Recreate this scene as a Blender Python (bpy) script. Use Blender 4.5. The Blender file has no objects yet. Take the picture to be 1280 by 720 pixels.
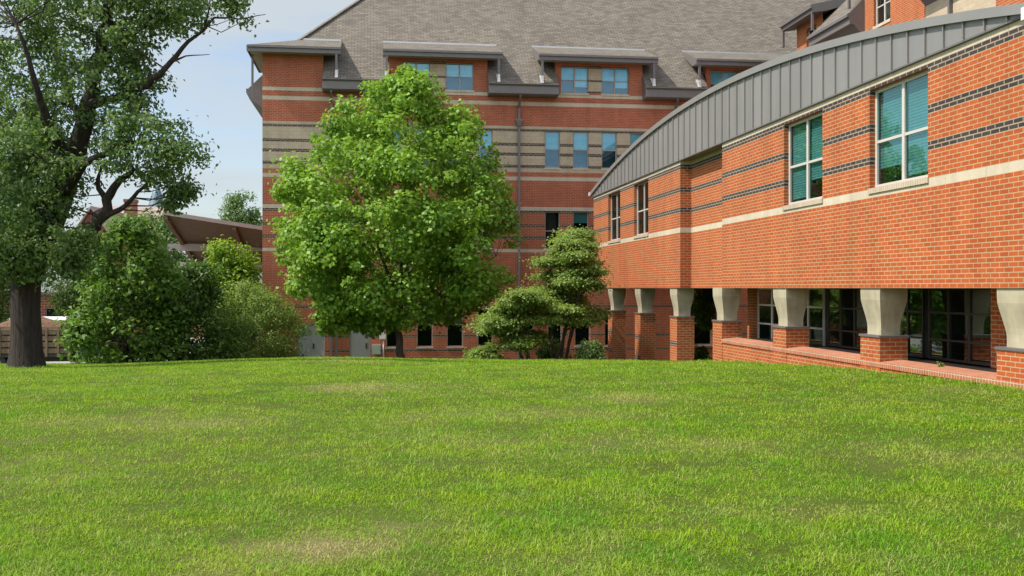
import bpy, math, random
import numpy as np

random.seed(7)
RNG = np.random.default_rng(11)
scene = bpy.context.scene
col = scene.collection
F = 1270.0                      # focal length in photo pixels; eye level is z = 0
SL = 170.0 / 1270.0
TH = math.atan(SL)
CT, ST = math.cos(TH), math.sin(TH)
CZ = 10.0                       # lateral distance of the wing wall plane
MZ = 51.0                       # distance of the main facade straight ahead

# ------------------------------------------------------------------ helpers
def px(x, y, Y):
    return ((x - 640) / F * Y, Y, (360 - y) / F * Y)

def MA(x):                      # photo column -> metres along the main facade
    Y = MZ / (1 - SL * (x - 640) / F)
    return (x - 640) / F * Y / CT

def WS(x, c=CZ):                # photo column -> metres along a wing wall
    return F * c / (x - 470) / CT

def SY(Y):
    return Y / CT

def tag(o, label=None, cat=None, group=None, kind=None):
    if label: o['label'] = label
    if cat: o['category'] = cat
    if group: o['group'] = group
    if kind: o['kind'] = kind
    return o

def empty(name, loc=(0, 0, 0), rz=0.0, parent=None):
    o = bpy.data.objects.new(name, None)
    o.location = loc
    o.rotation_euler = (0, 0, rz)
    o.empty_display_size = 0.2
    if parent: o.parent = parent
    col.objects.link(o)
    return o

class MB:
    def __init__(s):
        s.v = []; s.f = []; s.m = []; s.sm = []
    def face(s, pts, mat=0, smooth=False):
        n = len(s.v)
        s.v.extend([tuple(p) for p in pts])
        s.f.append(list(range(n, n + len(pts)))); s.m.append(mat); s.sm.append(smooth)
    def hexa(s, b, t, mat=0):
        n = len(b)
        s.face(list(reversed(b)), mat); s.face(t, mat)
        for i in range(n):
            j = (i + 1) % n
            s.face([b[i], b[j], t[j], t[i]], mat)
    def box(s, x0, x1, y0, y1, z0, z1, mat=0):
        if x0 > x1: x0, x1 = x1, x0
        if y0 > y1: y0, y1 = y1, y0
        if z0 > z1: z0, z1 = z1, z0
        b = [(x0, y0, z0), (x1, y0, z0), (x1, y1, z0), (x0, y1, z0)]
        t = [(x0, y0, z1), (x1, y0, z1), (x1, y1, z1), (x0, y1, z1)]
        s.hexa(b, t, mat)
    def prism_x(s, prof, x0, x1, mats=None, cap=0):   # profile in (y,z) run along x
        n = len(prof)
        for i in range(n):
            j = (i + 1) % n
            a, b = prof[i], prof[j]
            s.face([(x0, a[0], a[1]), (x1, a[0], a[1]), (x1, b[0], b[1]), (x0, b[0], b[1])], mats[i] if mats else 0)
        s.face([(x0, p[0], p[1]) for p in prof], cap)
        s.face([(x1, p[0], p[1]) for p in reversed(prof)], cap)
    def beam(s, a, b, w, h, mat=0):
        a = np.array(a, float); b = np.array(b, float)
        d = b - a; L = np.linalg.norm(d); d /= L
        up = np.array((0, 0, 1.0)) if abs(d[2]) < .95 else np.array((0, 1.0, 0))
        r = np.cross(d, up); r /= np.linalg.norm(r); u = np.cross(r, d)
        q = [(-w/2, -h/2), (w/2, -h/2), (w/2, h/2), (-w/2, h/2)]
        s.hexa([a + r*i + u*j for i, j in q], [b + r*i + u*j for i, j in q], mat)
    def tube(s, pts, rad, n=8, mat=0, cap=True):
        pts = [np.array(p, float) for p in pts]
        base = len(s.v); prev = None
        for i, p in enumerate(pts):
            d = pts[min(i+1, len(pts)-1)] - pts[max(i-1, 0)]
            d = d / (np.linalg.norm(d) + 1e-9)
            if prev is None:
                a = np.array((1.0, 0, 0)) if abs(d[0]) < .8 else np.array((0, 1.0, 0))
            else: a = prev
            r = a - d * np.dot(a, d); r /= np.linalg.norm(r) + 1e-9; prev = r
            u = np.cross(d, r)
            for k in range(n):
                t = 2 * math.pi * k / n
                s.v.append(tuple(p + rad[i] * (math.cos(t) * r + math.sin(t) * u)))
        for i in range(len(pts) - 1):
            for k in range(n):
                k2 = (k + 1) % n
                s.f.append([base + i*n + k, base + i*n + k2, base + (i+1)*n + k2, base + (i+1)*n + k])
                s.m.append(mat); s.sm.append(True)
        if cap:
            s.f.append([base + k for k in reversed(range(n))]); s.m.append(mat); s.sm.append(False)
            e = base + (len(pts)-1)*n
            s.f.append([e + k for k in range(n)]); s.m.append(mat); s.sm.append(False)
    def wall(s, x0, x1, z0, z1, y, openings=(), bands=(), base=0, depth=0.0, sign=1, rev=None):
        """a wall sheet at local y; openings (x0,x1,z0,z1); bands (z0,z1,mat[,x0,x1]); reveals go to y - sign*depth"""
        xs = {x0, x1}; zs = {z0, z1}
        for o in openings:
            for q in (o[0], o[1]):
                if x0 < q < x1: xs.add(q)
            for q in (o[2], o[3]):
                if z0 < q < z1: zs.add(q)
        for b in bands:
            for q in (b[0], b[1]):
                if z0 < q < z1: zs.add(q)
            if len(b) > 3:
                for q in (b[3], b[4]):
                    if x0 < q < x1: xs.add(q)
        xs = sorted(xs); zs = sorted(zs)
        for i in range(len(xs) - 1):
            for j in range(len(zs) - 1):
                cx = (xs[i] + xs[i+1]) / 2; cz = (zs[j] + zs[j+1]) / 2
                if any(o[0] < cx < o[1] and o[2] < cz < o[3] for o in openings): continue
                m = base
                for b in bands:
                    if b[0] < cz < b[1] and (len(b) < 4 or b[3] < cx < b[4]): m = b[2]
                q = [(xs[i], y, zs[j]), (xs[i+1], y, zs[j]), (xs[i+1], y, zs[j+1]), (xs[i], y, zs[j+1])]
                if sign > 0: q.reverse()
                s.face(q, m)
        if depth:
            yb = y - sign * depth
            for o in openings:
                a, b, c, d = o[:4]
                cuts = sorted({c, d} | {q for bb in bands for q in bb[:2] if c < q < d})
                for j in range(len(cuts) - 1):
                    cz = (cuts[j] + cuts[j+1]) / 2; m = base
                    for bb in bands:
                        if bb[0] < cz < bb[1]: m = bb[2]
                    s.face([(a, y, cuts[j]), (a, yb, cuts[j]), (a, yb, cuts[j+1]), (a, y, cuts[j+1])], m)
                    s.face([(b, yb, cuts[j]), (b, y, cuts[j]), (b, y, cuts[j+1]), (b, yb, cuts[j+1])], m)
                s.face([(a, y, d), (a, yb, d), (b, yb, d), (b, y, d)], base)
                s.face([(a, yb, c), (a, y, c), (b, y, c), (b, yb, c)], base)
    def build(s, name, mats, parent=None, bevel=0.0):
        me = bpy.data.meshes.new(name)
        me.from_pydata(s.v, [], s.f)
        for m in (mats if isinstance(mats, (list, tuple)) else [mats]):
            me.materials.append(m)
        me.polygons.foreach_set('material_index', s.m)
        me.polygons.foreach_set('use_smooth', s.sm)
        uv = me.uv_layers.new(name='UVMap')
        buf = np.zeros(len(me.loops) * 2)
        V = np.array(s.v)
        k = 0
        for f in s.f:
            P = V[f]
            n = np.zeros(3)
            for i in range(len(f)):
                n += np.cross(P[i], P[(i+1) % len(f)])
            l = np.linalg.norm(n); n = n / l if l > 1e-12 else np.array((0, 0, 1.0))
            if abs(n[2]) > .98:
                tx = np.array((1.0, 0, 0)); ty = np.array((0, 1.0, 0))
            else:
                tx = np.array((-n[1], n[0], 0)); tx /= np.linalg.norm(tx)
                if tx[0] + .5 * tx[1] < 0: tx = -tx
                ty = np.cross(n, tx)
                if ty[2] < 0: ty = -ty
            for p in P:
                buf[2*k] = p @ tx; buf[2*k+1] = p @ ty; k += 1
        uv.data.foreach_set('uv', buf)
        me.update()
        o = bpy.data.objects.new(name, me)
        if parent: o.parent = parent
        col.objects.link(o)
        if bevel:
            b = o.modifiers.new('soft_edges', 'BEVEL'); b.width = bevel; b.segments = 2; b.limit_method = 'ANGLE'
        return o

def sheet_mesh(name, verts, quads, mats, parent=None, smooth=False, attr=None):
    """fast mesh from numpy: verts (n,3), quads list of (k,m) index arrays"""
    me = bpy.data.meshes.new(name)
    me.vertices.add(len(verts)); me.vertices.foreach_set('co', np.ascontiguousarray(verts, np.float32).ravel())
    loops = np.concatenate([q.ravel() for q in quads]).astype(np.int32)
    tot = np.concatenate([np.full(len(q), q.shape[1], np.int32) for q in quads])
    start = np.concatenate([[0], np.cumsum(tot)[:-1]]).astype(np.int32)
    me.loops.add(len(loops)); me.loops.foreach_set('vertex_index', loops)
    me.polygons.add(len(tot)); me.polygons.foreach_set('loop_start', start)
    me.polygons.foreach_set('loop_total', tot)
    if smooth: me.polygons.foreach_set('use_smooth', np.ones(len(tot), bool))
    me.update(calc_edges=True)
    if attr is not None:
        for nm, a in attr.items():
            at = me.attributes.new(nm, 'FLOAT', 'POINT'); at.data.foreach_set('value', a.astype(np.float32))
    for m in mats: me.materials.append(m)
    o = bpy.data.objects.new(name, me)
    if parent: o.parent = parent
    col.objects.link(o)
    return o

_lat = RNG.random((256, 256))
def vnoise(x, y):
    xi = np.floor(x).astype(int); yi = np.floor(y).astype(int)
    fx = x - xi; fy = y - yi
    fx = fx*fx*(3-2*fx); fy = fy*fy*(3-2*fy)
    a = _lat[xi & 255, yi & 255]; b = _lat[(xi+1) & 255, yi & 255]
    c = _lat[xi & 255, (yi+1) & 255]; d = _lat[(xi+1) & 255, (yi+1) & 255]
    return (a*(1-fx)+b*fx)*(1-fy) + (c*(1-fx)+d*fx)*fy

# ------------------------------------------------------------------ materials
def newmat(name):
    m = bpy.data.materials.new(name); m.use_nodes = True
    nt = m.node_tree
    return m, nt, nt.nodes['Principled BSDF']

def N(nt, t, **kw):
    n = nt.nodes.new(t)
    for k, v in kw.items(): setattr(n, k, v)
    return n

def mixc(nt, fac, a, b, mode='MIX'):
    n = N(nt, 'ShaderNodeMix', data_type='RGBA', blend_type=mode)
    for s, v in ((0, fac), (6, a), (7, b)):
        if isinstance(v, bpy.types.NodeSocket): nt.links.new(v, n.inputs[s])
        elif s == 0: n.inputs[0].default_value = v
        else: n.inputs[s].default_value = (*v, 1) if len(v) == 3 else v
    return n.outputs[2]

def noise(nt, scale, detail=3, vec=None, rough=.55):
    n = N(nt, 'ShaderNodeTexNoise'); n.inputs['Scale'].default_value = scale
    n.inputs['Detail'].default_value = detail; n.inputs['Roughness'].default_value = rough
    if vec is not None: nt.links.new(vec, n.inputs['Vector'])
    return n.outputs['Fac']

def ramp(nt, fac, lo, hi, interp='LINEAR'):
    n = N(nt, 'ShaderNodeMapRange'); n.clamp = True
    nt.links.new(fac, n.inputs[0]); n.inputs[1].default_value = lo; n.inputs[2].default_value = hi
    return n.outputs[0]

def plain(name, colr, rough=.6, metal=0.0, var=.12, scale=3.0, spec=.5, bump=0.0):
    m, nt, b = newmat(name)
    tc = N(nt, 'ShaderNodeTexCoord')
    f = noise(nt, scale, 5, tc.outputs['Object'])
    lo = tuple(c*(1-var) for c in colr); hi = tuple(min(1, c*(1+var)) for c in colr)
    f2 = ramp(nt, f, .3, .7)
    nt.links.new(mixc(nt, f2, lo, hi), b.inputs['Base Color'])
    b.inputs['Roughness'].default_value = rough; b.inputs['Metallic'].default_value = metal
    b.inputs['Specular IOR Level'].default_value = spec
    if bump:
        bp = N(nt, 'ShaderNodeBump'); bp.inputs['Strength'].default_value = bump; bp.inputs['Distance'].default_value = .02
        nt.links.new(noise(nt, scale*12, 4, tc.outputs['Object']), bp.inputs['Height'])
        nt.links.new(bp.outputs[0], b.inputs['Normal'])
    return m

COURSE = .083
def streaked(name, colr, rough, metal, sc, lo=.72, hi=1.12, bump=0.0, bs=1.0, lo2=.85, sc2=1.5):
    m, nt, b = newmat(name)
    tc = N(nt, 'ShaderNodeTexCoord'); mp = N(nt, 'ShaderNodeMapping'); mp.inputs['Scale'].default_value = sc
    nt.links.new(tc.outputs['Object'], mp.inputs['Vector'])
    f = noise(nt, 1.0, 6, mp.outputs[0], .62)
    c = mixc(nt, ramp(nt, f, .32, .68), tuple(q*lo for q in colr), tuple(q*hi for q in colr))
    c = mixc(nt, ramp(nt, noise(nt, sc2, 4, tc.outputs['Object']), .35, .7), c, (lo2, lo2, lo2), 'MULTIPLY')
    nt.links.new(c, b.inputs['Base Color']); b.inputs['Roughness'].default_value = rough; b.inputs['Metallic'].default_value = metal
    b.inputs['Specular IOR Level'].default_value = .3
    if bump:
        bp = N(nt, 'ShaderNodeBump'); bp.inputs['Strength'].default_value = bump; bp.inputs['Distance'].default_value = .05 * bs
        nt.links.new(f, bp.inputs['Height']); nt.links.new(bp.outputs[0], b.inputs['Normal'])
    return m
def brick(name, c1, c2, mortar, bw=.24, rh=COURSE, ms=.011, offset=.5, rough=.85, stain=.18, bump=.5, third=None):
    m, nt, b = newmat(name)
    tc = N(nt, 'ShaderNodeTexCoord')
    t = N(nt, 'ShaderNodeTexBrick'); t.offset = offset; t.squash = 1
    nt.links.new(tc.outputs['UV'], t.inputs['Vector'])
    t.inputs['Scale'].default_value = 1; t.inputs['Mortar Size'].default_value = ms
    t.inputs['Mortar Smooth'].default_value = .12; t.inputs['Bias'].default_value = 0
    t.inputs['Brick Width'].default_value = bw; t.inputs['Row Height'].default_value = rh
    t.inputs['Color1'].default_value = (*c1, 1); t.inputs['Color2'].default_value = (*c2, 1)
    t.inputs['Mortar'].default_value = (*mortar, 1)
    c = t.outputs['Color']
    nz = noise(nt, .55, 5, tc.outputs['Object'])
    c = mixc(nt, ramp(nt, nz, .35, .75), c, (1-stain, 1-stain, 1-stain*.9), 'MULTIPLY')
    mps = N(nt, 'ShaderNodeMapping'); mps.inputs['Scale'].default_value = (2.2, 2.2, .16); nt.links.new(tc.outputs['Object'], mps.inputs['Vector'])
    c = mixc(nt, ramp(nt, noise(nt, 1.0, 5, mps.outputs[0], .6), .45, .8), c, (.80, .80, .79), 'MULTIPLY')
    n5 = noise(nt, 5.5, 1, tc.outputs['Object'])
    c = mixc(nt, ramp(nt, n5, .55, .8), c, (1.12, 1.16, 1.2), 'MULTIPLY')
    n3 = noise(nt, 30, 3, tc.outputs['Object'])
    c = mixc(nt, ramp(nt, n3, .3, .7), c, (.86, .87, .88), 'MULTIPLY')
    nt.links.new(c, b.inputs['Base Color'])
    b.inputs['Roughness'].default_value = rough; b.inputs['Specular IOR Level'].default_value = .25
    inv = N(nt, 'ShaderNodeMath', operation='SUBTRACT'); inv.inputs[0].default_value = 1
    nt.links.new(t.outputs['Fac'], inv.inputs[1])
    bp = N(nt, 'ShaderNodeBump'); bp.inputs['Strength'].default_value = bump; bp.inputs['Distance'].default_value = .008
    nt.links.new(inv.outputs[0], bp.inputs['Height']); nt.links.new(bp.outputs[0], b.inputs['Normal'])
    return m

def leafmat(name, c1, c2, trans=.4, rough=.5, tip=None):
    m, nt, b = newmat(name)
    g = N(nt, 'ShaderNodeNewGeometry')
    tc = N(nt, 'ShaderNodeTexCoord')
    r = g.outputs['Random Per Island']
    base = mixc(nt, r, c1, c2)
    nz = ramp(nt, noise(nt, .8, 2, tc.outputs['Object']), .35, .65)
    base = mixc(nt, nz, base, mixc(nt, .5, base, (c2[0]*1.25, c2[1]*1.1, c2[2])))
    nt.links.new(base, b.inputs['Base Color'])
    b.inputs['Roughness'].default_value = rough; b.inputs['Specular IOR Level'].default_value = .4
    tr = N(nt, 'ShaderNodeBsdfTranslucent')
    nt.links.new(mixc(nt, .5, base, (c2[0]*1.9, c2[1]*1.6, c2[2]*.8)), tr.inputs['Color'])
    mx = N(nt, 'ShaderNodeMixShader'); mx.inputs[0].default_value = trans
    out = nt.nodes['Material Output']
    nt.links.new(b.outputs[0], mx.inputs[1]); nt.links.new(tr.outputs[0], mx.inputs[2])
    nt.links.new(mx.outputs[0], out.inputs['Surface'])
    return m

def glassmat(name, tint, refl, gcol=(1, 1, 1), ior=1.5, fk=.38):
    m, nt, b = newmat(name)
    nt.nodes.remove(b)
    tc = N(nt, 'ShaderNodeTexCoord')
    t = N(nt, 'ShaderNodeBsdfTransparent'); t.inputs[0].default_value = (*tint, 1)
    g = N(nt, 'ShaderNodeBsdfGlossy'); g.inputs['Color'].default_value = (*gcol, 1); g.inputs['Roughness'].default_value = .015
    bp = N(nt, 'ShaderNodeBump'); bp.inputs['Strength'].default_value = .12; bp.inputs['Distance'].default_value = .02
    nt.links.new(noise(nt, 1.3, 1, tc.outputs['Object']), bp.inputs['Height'])
    nt.links.new(bp.outputs[0], g.inputs['Normal'])
    fr = N(nt, 'ShaderNodeFresnel'); fr.inputs[0].default_value = ior
    ad = N(nt, 'ShaderNodeMath', operation='ADD'); ad.use_clamp = True
    sc_ = N(nt, 'ShaderNodeMath', operation='MULTIPLY'); nt.links.new(fr.outputs[0], sc_.inputs[0]); sc_.inputs[1].default_value = fk
    nt.links.new(sc_.outputs[0], ad.inputs[0]); ad.inputs[1].default_value = refl
    mx = N(nt, 'ShaderNodeMixShader'); nt.links.new(ad.outputs[0], mx.inputs[0])
    nt.links.new(t.outputs[0], mx.inputs[1]); nt.links.new(g.outputs[0], mx.inputs[2])
    nt.links.new(mx.outputs[0], nt.nodes['Material Output'].inputs['Surface'])
    return m

RED = brick('red_brick', (.475, .108, .028), (.385, .080, .022), (.46, .325, .18), ms=.0095)
REDM = brick('main_red_brick', (.475, .115, .056), (.375, .085, .042), (.44, .28, .18), ms=.009)  # same brick as RED, its colour shifted to offset shade on the main facade
DARKB = brick('dark_brick', (.062, .050, .047), (.044, .035, .033), (.38, .31, .23))
TAN = brick('tan_block', (.50, .42, .30), (.46, .38, .27), (.36, .31, .23), bw=.40, rh=COURSE*2, ms=.006, bump=.2, stain=.1)
STONE = brick('cast_stone', (.58, .51, .39), (.54, .47, .35), (.40, .35, .26), bw=1.2, rh=COURSE*2.4, ms=.008, bump=.2, stain=.14)
ROWLOCK = brick('rowlock_brick', (.46, .15, .075), (.40, .115, .055), (.50, .40, .28), bw=.083, rh=.5, ms=.010, offset=0)
ROWSTONE = brick('stone_rowlock', (.55, .47, .35), (.50, .42, .31), (.34, .29, .22), bw=.085, rh=.6, ms=.009, offset=0)
SHINGLE = brick('asphalt_shingle', (.215, .190, .155), (.140, .122, .100), (.075, .065, .053), bw=.32, rh=.14, ms=.013, bump=.7, stain=.12)
CONC = streaked('concrete', (.43, .385, .275), .85, 0, (5, 5, .5), .80, 1.08, .12, .3, .78, 2.5)
ZINC = streaked('zinc_cladding', (.27, .265, .26), .45, .3, (1.7, 1.7, .12), .88, 1.06, .06, .1, .92, .5)
ZINCD = plain('zinc_coping', (.26, .255, .245), .45, .3, var=.06, scale=1.2)
GUTTER = plain('grey_metal_trim', (.15, .14, .14), .5, .2, var=.06)
FLASH = plain('light_flashing', (.55, .56, .57), .4, .4, var=.08)
SOFFIT = plain('soffit_board', (.33, .30, .26), .7, var=.06)
FRAMEL = plain('light_window_frame', (.50, .475, .44), .4, 0, var=.04)
FRAMET = plain('taupe_window_frame', (.30, .27, .235), .45, 0, var=.05)
BRONZE = plain('bronze_frame', (.035, .026, .022), .4, .2, var=.1)
ROOM = plain('dark_room', (.05, .064, .06), .9, var=.3)
BLIND = brick('venetian_blind', (.74, .76, .74), (.66, .68, .66), (.30, .32, .32), bw=3.0, rh=.06, ms=.008, bump=.3, stain=.1)
CURTAIN = plain('pale_curtain', (.50, .54, .50), .9, var=.45, scale=2)
GLASS = glassmat('teal_glass', (.27, .50, .50), .025, (.55, .88, .86), 1.25, .2)
GLASSU = glassmat('blue_glass', (.52, .90, 1.0), .11, (.45, .75, 1), 1.4)
GLASSD = glassmat('dark_glass', (.42, .50, .46), .01, (.8, .95, .9), 1.2, .24)
DOORM = plain('grey_door_paint', (.33, .34, .34), .5, var=.05)
BOXM = plain('pale_metal_box', (.55, .62, .62), .4, .1, var=.06)
BOXG = plain('green_grey_box', (.33, .40, .36), .5, .1, var=.06)
BLACK = plain('black_rubber', (.02, .02, .02), .7)
WOOD = plain('weathered_boards', (.17, .115, .075), .8, var=.3, scale=4, bump=.3)
WOOD2 = plain('brown_timber', (.14, .085, .055), .75, var=.2, scale=3)
PAVWHITE = plain('pale_beam', (.36, .33, .31), .6, var=.08)
MULCH = plain('mulch_load', (.13, .07, .04), .95, var=.5, scale=9, bump=.8)
BARK = streaked('oak_bark', (.045, .037, .031), .95, 0, (13, 13, 1.3), .45, 1.3, 1.0, 1.2)
BARKM = streaked('maple_bark', (.11, .09, .07), .9, 0, (14, 14, 2), .6, 1.2, .7, .6)
ASPH = plain('pale_asphalt', (.27, .26, .25), .9, var=.12, scale=1.5, bump=.1)
KERB = plain('kerb_concrete', (.45, .43, .40), .85, var=.1)
SLATE = plain('far_slate', (.30, .22, .20), .7, var=.15)
SPIREM = plain('copper_spire', (.10, .15, .19), .5, .2, var=.2)
WHITEP = plain('white_paint', (.72, .72, .70), .35, var=.04)
CARP = plain('dark_car_paint', (.03, .045, .04), .25, .2, var=.05)
SOIL = plain('thatch_soil', (.10, .085, .04), .95, var=.4, scale=6)

M_MAPLE = leafmat('maple_leaf', (.062, .178, .018), (.215, .385, .044), .36)
M_OAK = leafmat('oak_leaf', (.070, .150, .050), (.120, .215, .066), .45)
M_DOG = leafmat('dogwood_leaf', (.125, .215, .040), (.190, .285, .060), .42)
M_SHRUB = leafmat('shrub_leaf', (.048, .125, .016), (.115, .230, .030), .36)
M_BRIGHT = leafmat('bright_shrub_leaf', (.130, .240, .020), (.210, .340, .032), .45)
M_DSHRUB = leafmat('dark_shrub_leaf', (.042, .100, .020), (.080, .160, .030), .34)
M_FINE = leafmat('fine_shrub_leaf', (.125, .215, .048), (.200, .305, .066), .42)
M_FAR = leafmat('far_tree_leaf', (.080, .165, .055), (.130, .225, .075), .40)
M_ROSE = leafmat('rose_leaf', (.10, .19, .05), (.16, .25, .08), .38)
M_PETAL = leafmat('white_petal', (.62, .60, .52), (.75, .72, .66), .3)

# ------------------------------------------------------------------ terrain
_gY = np.array([-60, 0, 10, 15.7, 18.5, 21.6, 24.1, 27, 30.2, 32.1, 36.4, 40.7, 44, 47, 50, 900.])
_gZ = np.array([-1.56, -1.56, -1.545, -1.556, -1.62, -1.71, -1.855, -2.0, -2.21, -2.31, -2.585, -2.92, -3.4, -3.85, -3.95, -3.95])
_mX = np.array([-400, 20, 144, 253, 357, 440, 520, 640, 2000.])
_mM = np.array([1.075, 1.072, 1.05, 1.008, .974, .968, .990, .996, 1.0])
def ground(X, Y):
    X = np.asarray(X, float); Y = np.asarray(Y, float)
    z = sum(np.interp(Y + d, _gY, _gZ) for d in (-1.2, -.6, 0, .6, 1.2)) / 5
    q = 640 + F * X / np.maximum(Y, 6)
    m = np.interp(q, _mX, _mM)
    w = np.clip((Y - 14) / 13, 0, 1) * np.clip((46 - Y) / 6, 0, 1)
    z = z * (1 + (m - 1) * w)
    und = (vnoise(X*.35 + 40, Y*.35 + 40) - .5) * .07 + (vnoise(X*.9 + 9, Y*.9 + 70) - .5) * .03
    near = np.clip((Y + 5) / 8, 0, 1) * np.clip((60 - Y) / 10, 0, 1) * np.clip((9.2 - SL*Y - X) / 1.5, 0.15, 1)
    return z + und * near
def gz(X, Y): return float(ground(X, Y))

def dryness(X, Y):
    d = np.clip((vnoise(X*.55 + 3, Y*.40 + 5) - .60) * 1.6, 0, 1) * .22
    d += np.clip((vnoise(X*2.3 + 30, Y*1.9 + 55) - .60) * 2.2, 0, 1) * .34
    d += np.clip((vnoise(X*6.3 + 3, Y*5.1 + 5) - .60) * 2.4, 0, 1) * .45
    for (x, y, rx, ry) in ((470, 483, 1.1, .9), (420, 485, .6, .5), (776, 497, .55, .8), (425, 690, .55, .35), (640, 520, 1.6, 1.0), (230, 530, 1.4, .8),
                           (30, 463, 1.0, .8), (1000, 640, 1.0, .4), (880, 560, 1.0, .6), (85, 458, .8, .6), (440, 451, 1.4, .9), (1195, 570, .9, .5)):
        Yp = -1.56 / ((360 - y) / F)
        if y < 500:
            for _ in range(6): Yp = gz((x-640)/F*Yp, Yp) * F / (360 - y)
        Xp = (x - 640) / F * Yp
        rr_ = ((X - Xp) / rx) ** 2 + ((Y - Yp) / ry) ** 2
        d += (.95 if (x, y) in ((470, 483), (420, 485), (776, 497), (425, 690), (30, 463), (440, 451)) else .45) * np.exp(-1.6*rr_) * (.35 + 1.3*vnoise(X*4 + 7, Y*4 + 19))
    return np.clip(d * .62, 0, 1)

def axis(fine0, fine1, step, far):
    a = list(np.arange(fine0, fine1 + .01, step)); lo, hi = [], []
    d = step; p = fine1
    while p < far: d *= 1.35; p += d; hi.append(p)
    d = step; p = fine0
    while p > -far: d *= 1.35; p -= d; lo.append(p)
    return np.array(lo[::-1] + a + hi)
gx = axis(-34, 30, .8, 900); gy = axis(-2, 62, .8, 900)
GX, GY = np.meshgrid(gx, gy)
GZ = ground(GX, GY)
nx, ny = len(gx), len(gy)
ii = np.arange(nx*ny).reshape(ny, nx)
quads = np.stack([ii[:-1, :-1], ii[:-1, 1:], ii[1:, 1:], ii[1:, :-1]], -1).reshape(-1, 4)

def lawnmat():
    m, nt, b = newmat('lawn_soil')
    tc = N(nt, 'ShaderNodeTexCoord')
    at = N(nt, 'ShaderNodeAttribute', attribute_name='dry')
    n1 = ramp(nt, noise(nt, 14, 4, tc.outputs['Object']), .3, .7)
    n2 = ramp(nt, noise(nt, 55, 3, tc.outputs['Object']), .3, .7)
    c = mixc(nt, n1, (.045, .085, .008), (.095, .150, .012))
    c = mixc(nt, n2, c, (.050, .058, .012))
    c = mixc(nt, at.outputs['Fac'], c, mixc(nt, n2, (.27, .225, .11), (.13, .10, .05)))
    nt.links.new(c, b.inputs['Base Color']); b.inputs['Roughness'].default_value = .95
    b.inputs['Specular IOR Level'].default_value = .1
    bp = N(nt, 'ShaderNodeBump'); bp.inputs['Strength'].default_value = .8; bp.inputs['Distance'].default_value = .04
    nt.links.new(noise(nt, 40, 4, tc.outputs['Object']), bp.inputs['Height']); nt.links.new(bp.outputs[0], b.inputs['Normal'])
    return m
LAWN = lawnmat()
dr = dryness(GX.ravel(), GY.ravel())
g = sheet_mesh('ground', np.stack([GX.ravel(), GY.ravel(), GZ.ravel()], 1), [quads], [LAWN], smooth=True, attr={'dry': dr})
tag(g, kind='structure')

# grass blades -------------------------------------------------------------
def grassmat():
    m, nt, b = newmat('grass_blade')
    gm = N(nt, 'ShaderNodeNewGeometry'); r = gm.outputs['Random Per Island']
    at = N(nt, 'ShaderNodeAttribute', attribute_name='dry')
    tc = N(nt, 'ShaderNodeTexCoord')
    ca = mixc(nt, r, (.070, .205, .010), (.180, .375, .018))
    cb = mixc(nt, r, (.155, .285, .006), (.300, .450, .016))
    c = mixc(nt, ramp(nt, noise(nt, 1.4, 5, tc.outputs['Object'], .65), .40, .60), ca, cb)
    c = mixc(nt, at.outputs['Fac'], c, (.46, .40, .17))
    nt.links.new(c, b.inputs['Base Color']); b.inputs['Roughness'].default_value = .6
    b.inputs['Specular IOR Level'].default_value = .18
    tr = N(nt, 'ShaderNodeBsdfTranslucent'); nt.links.new(mixc(nt, .4, c, (.30, .48, .01)), tr.inputs['Color'])
    mx = N(nt, 'ShaderNodeMixShader'); mx.inputs[0].default_value = .38
    nt.links.new(b.outputs[0], mx.inputs[1]); nt.links.new(tr.outputs[0], mx.inputs[2])
    nt.links.new(mx.outputs[0], nt.nodes['Material Output'].inputs['Surface'])
    return m
GRASS = grassmat()
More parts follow.
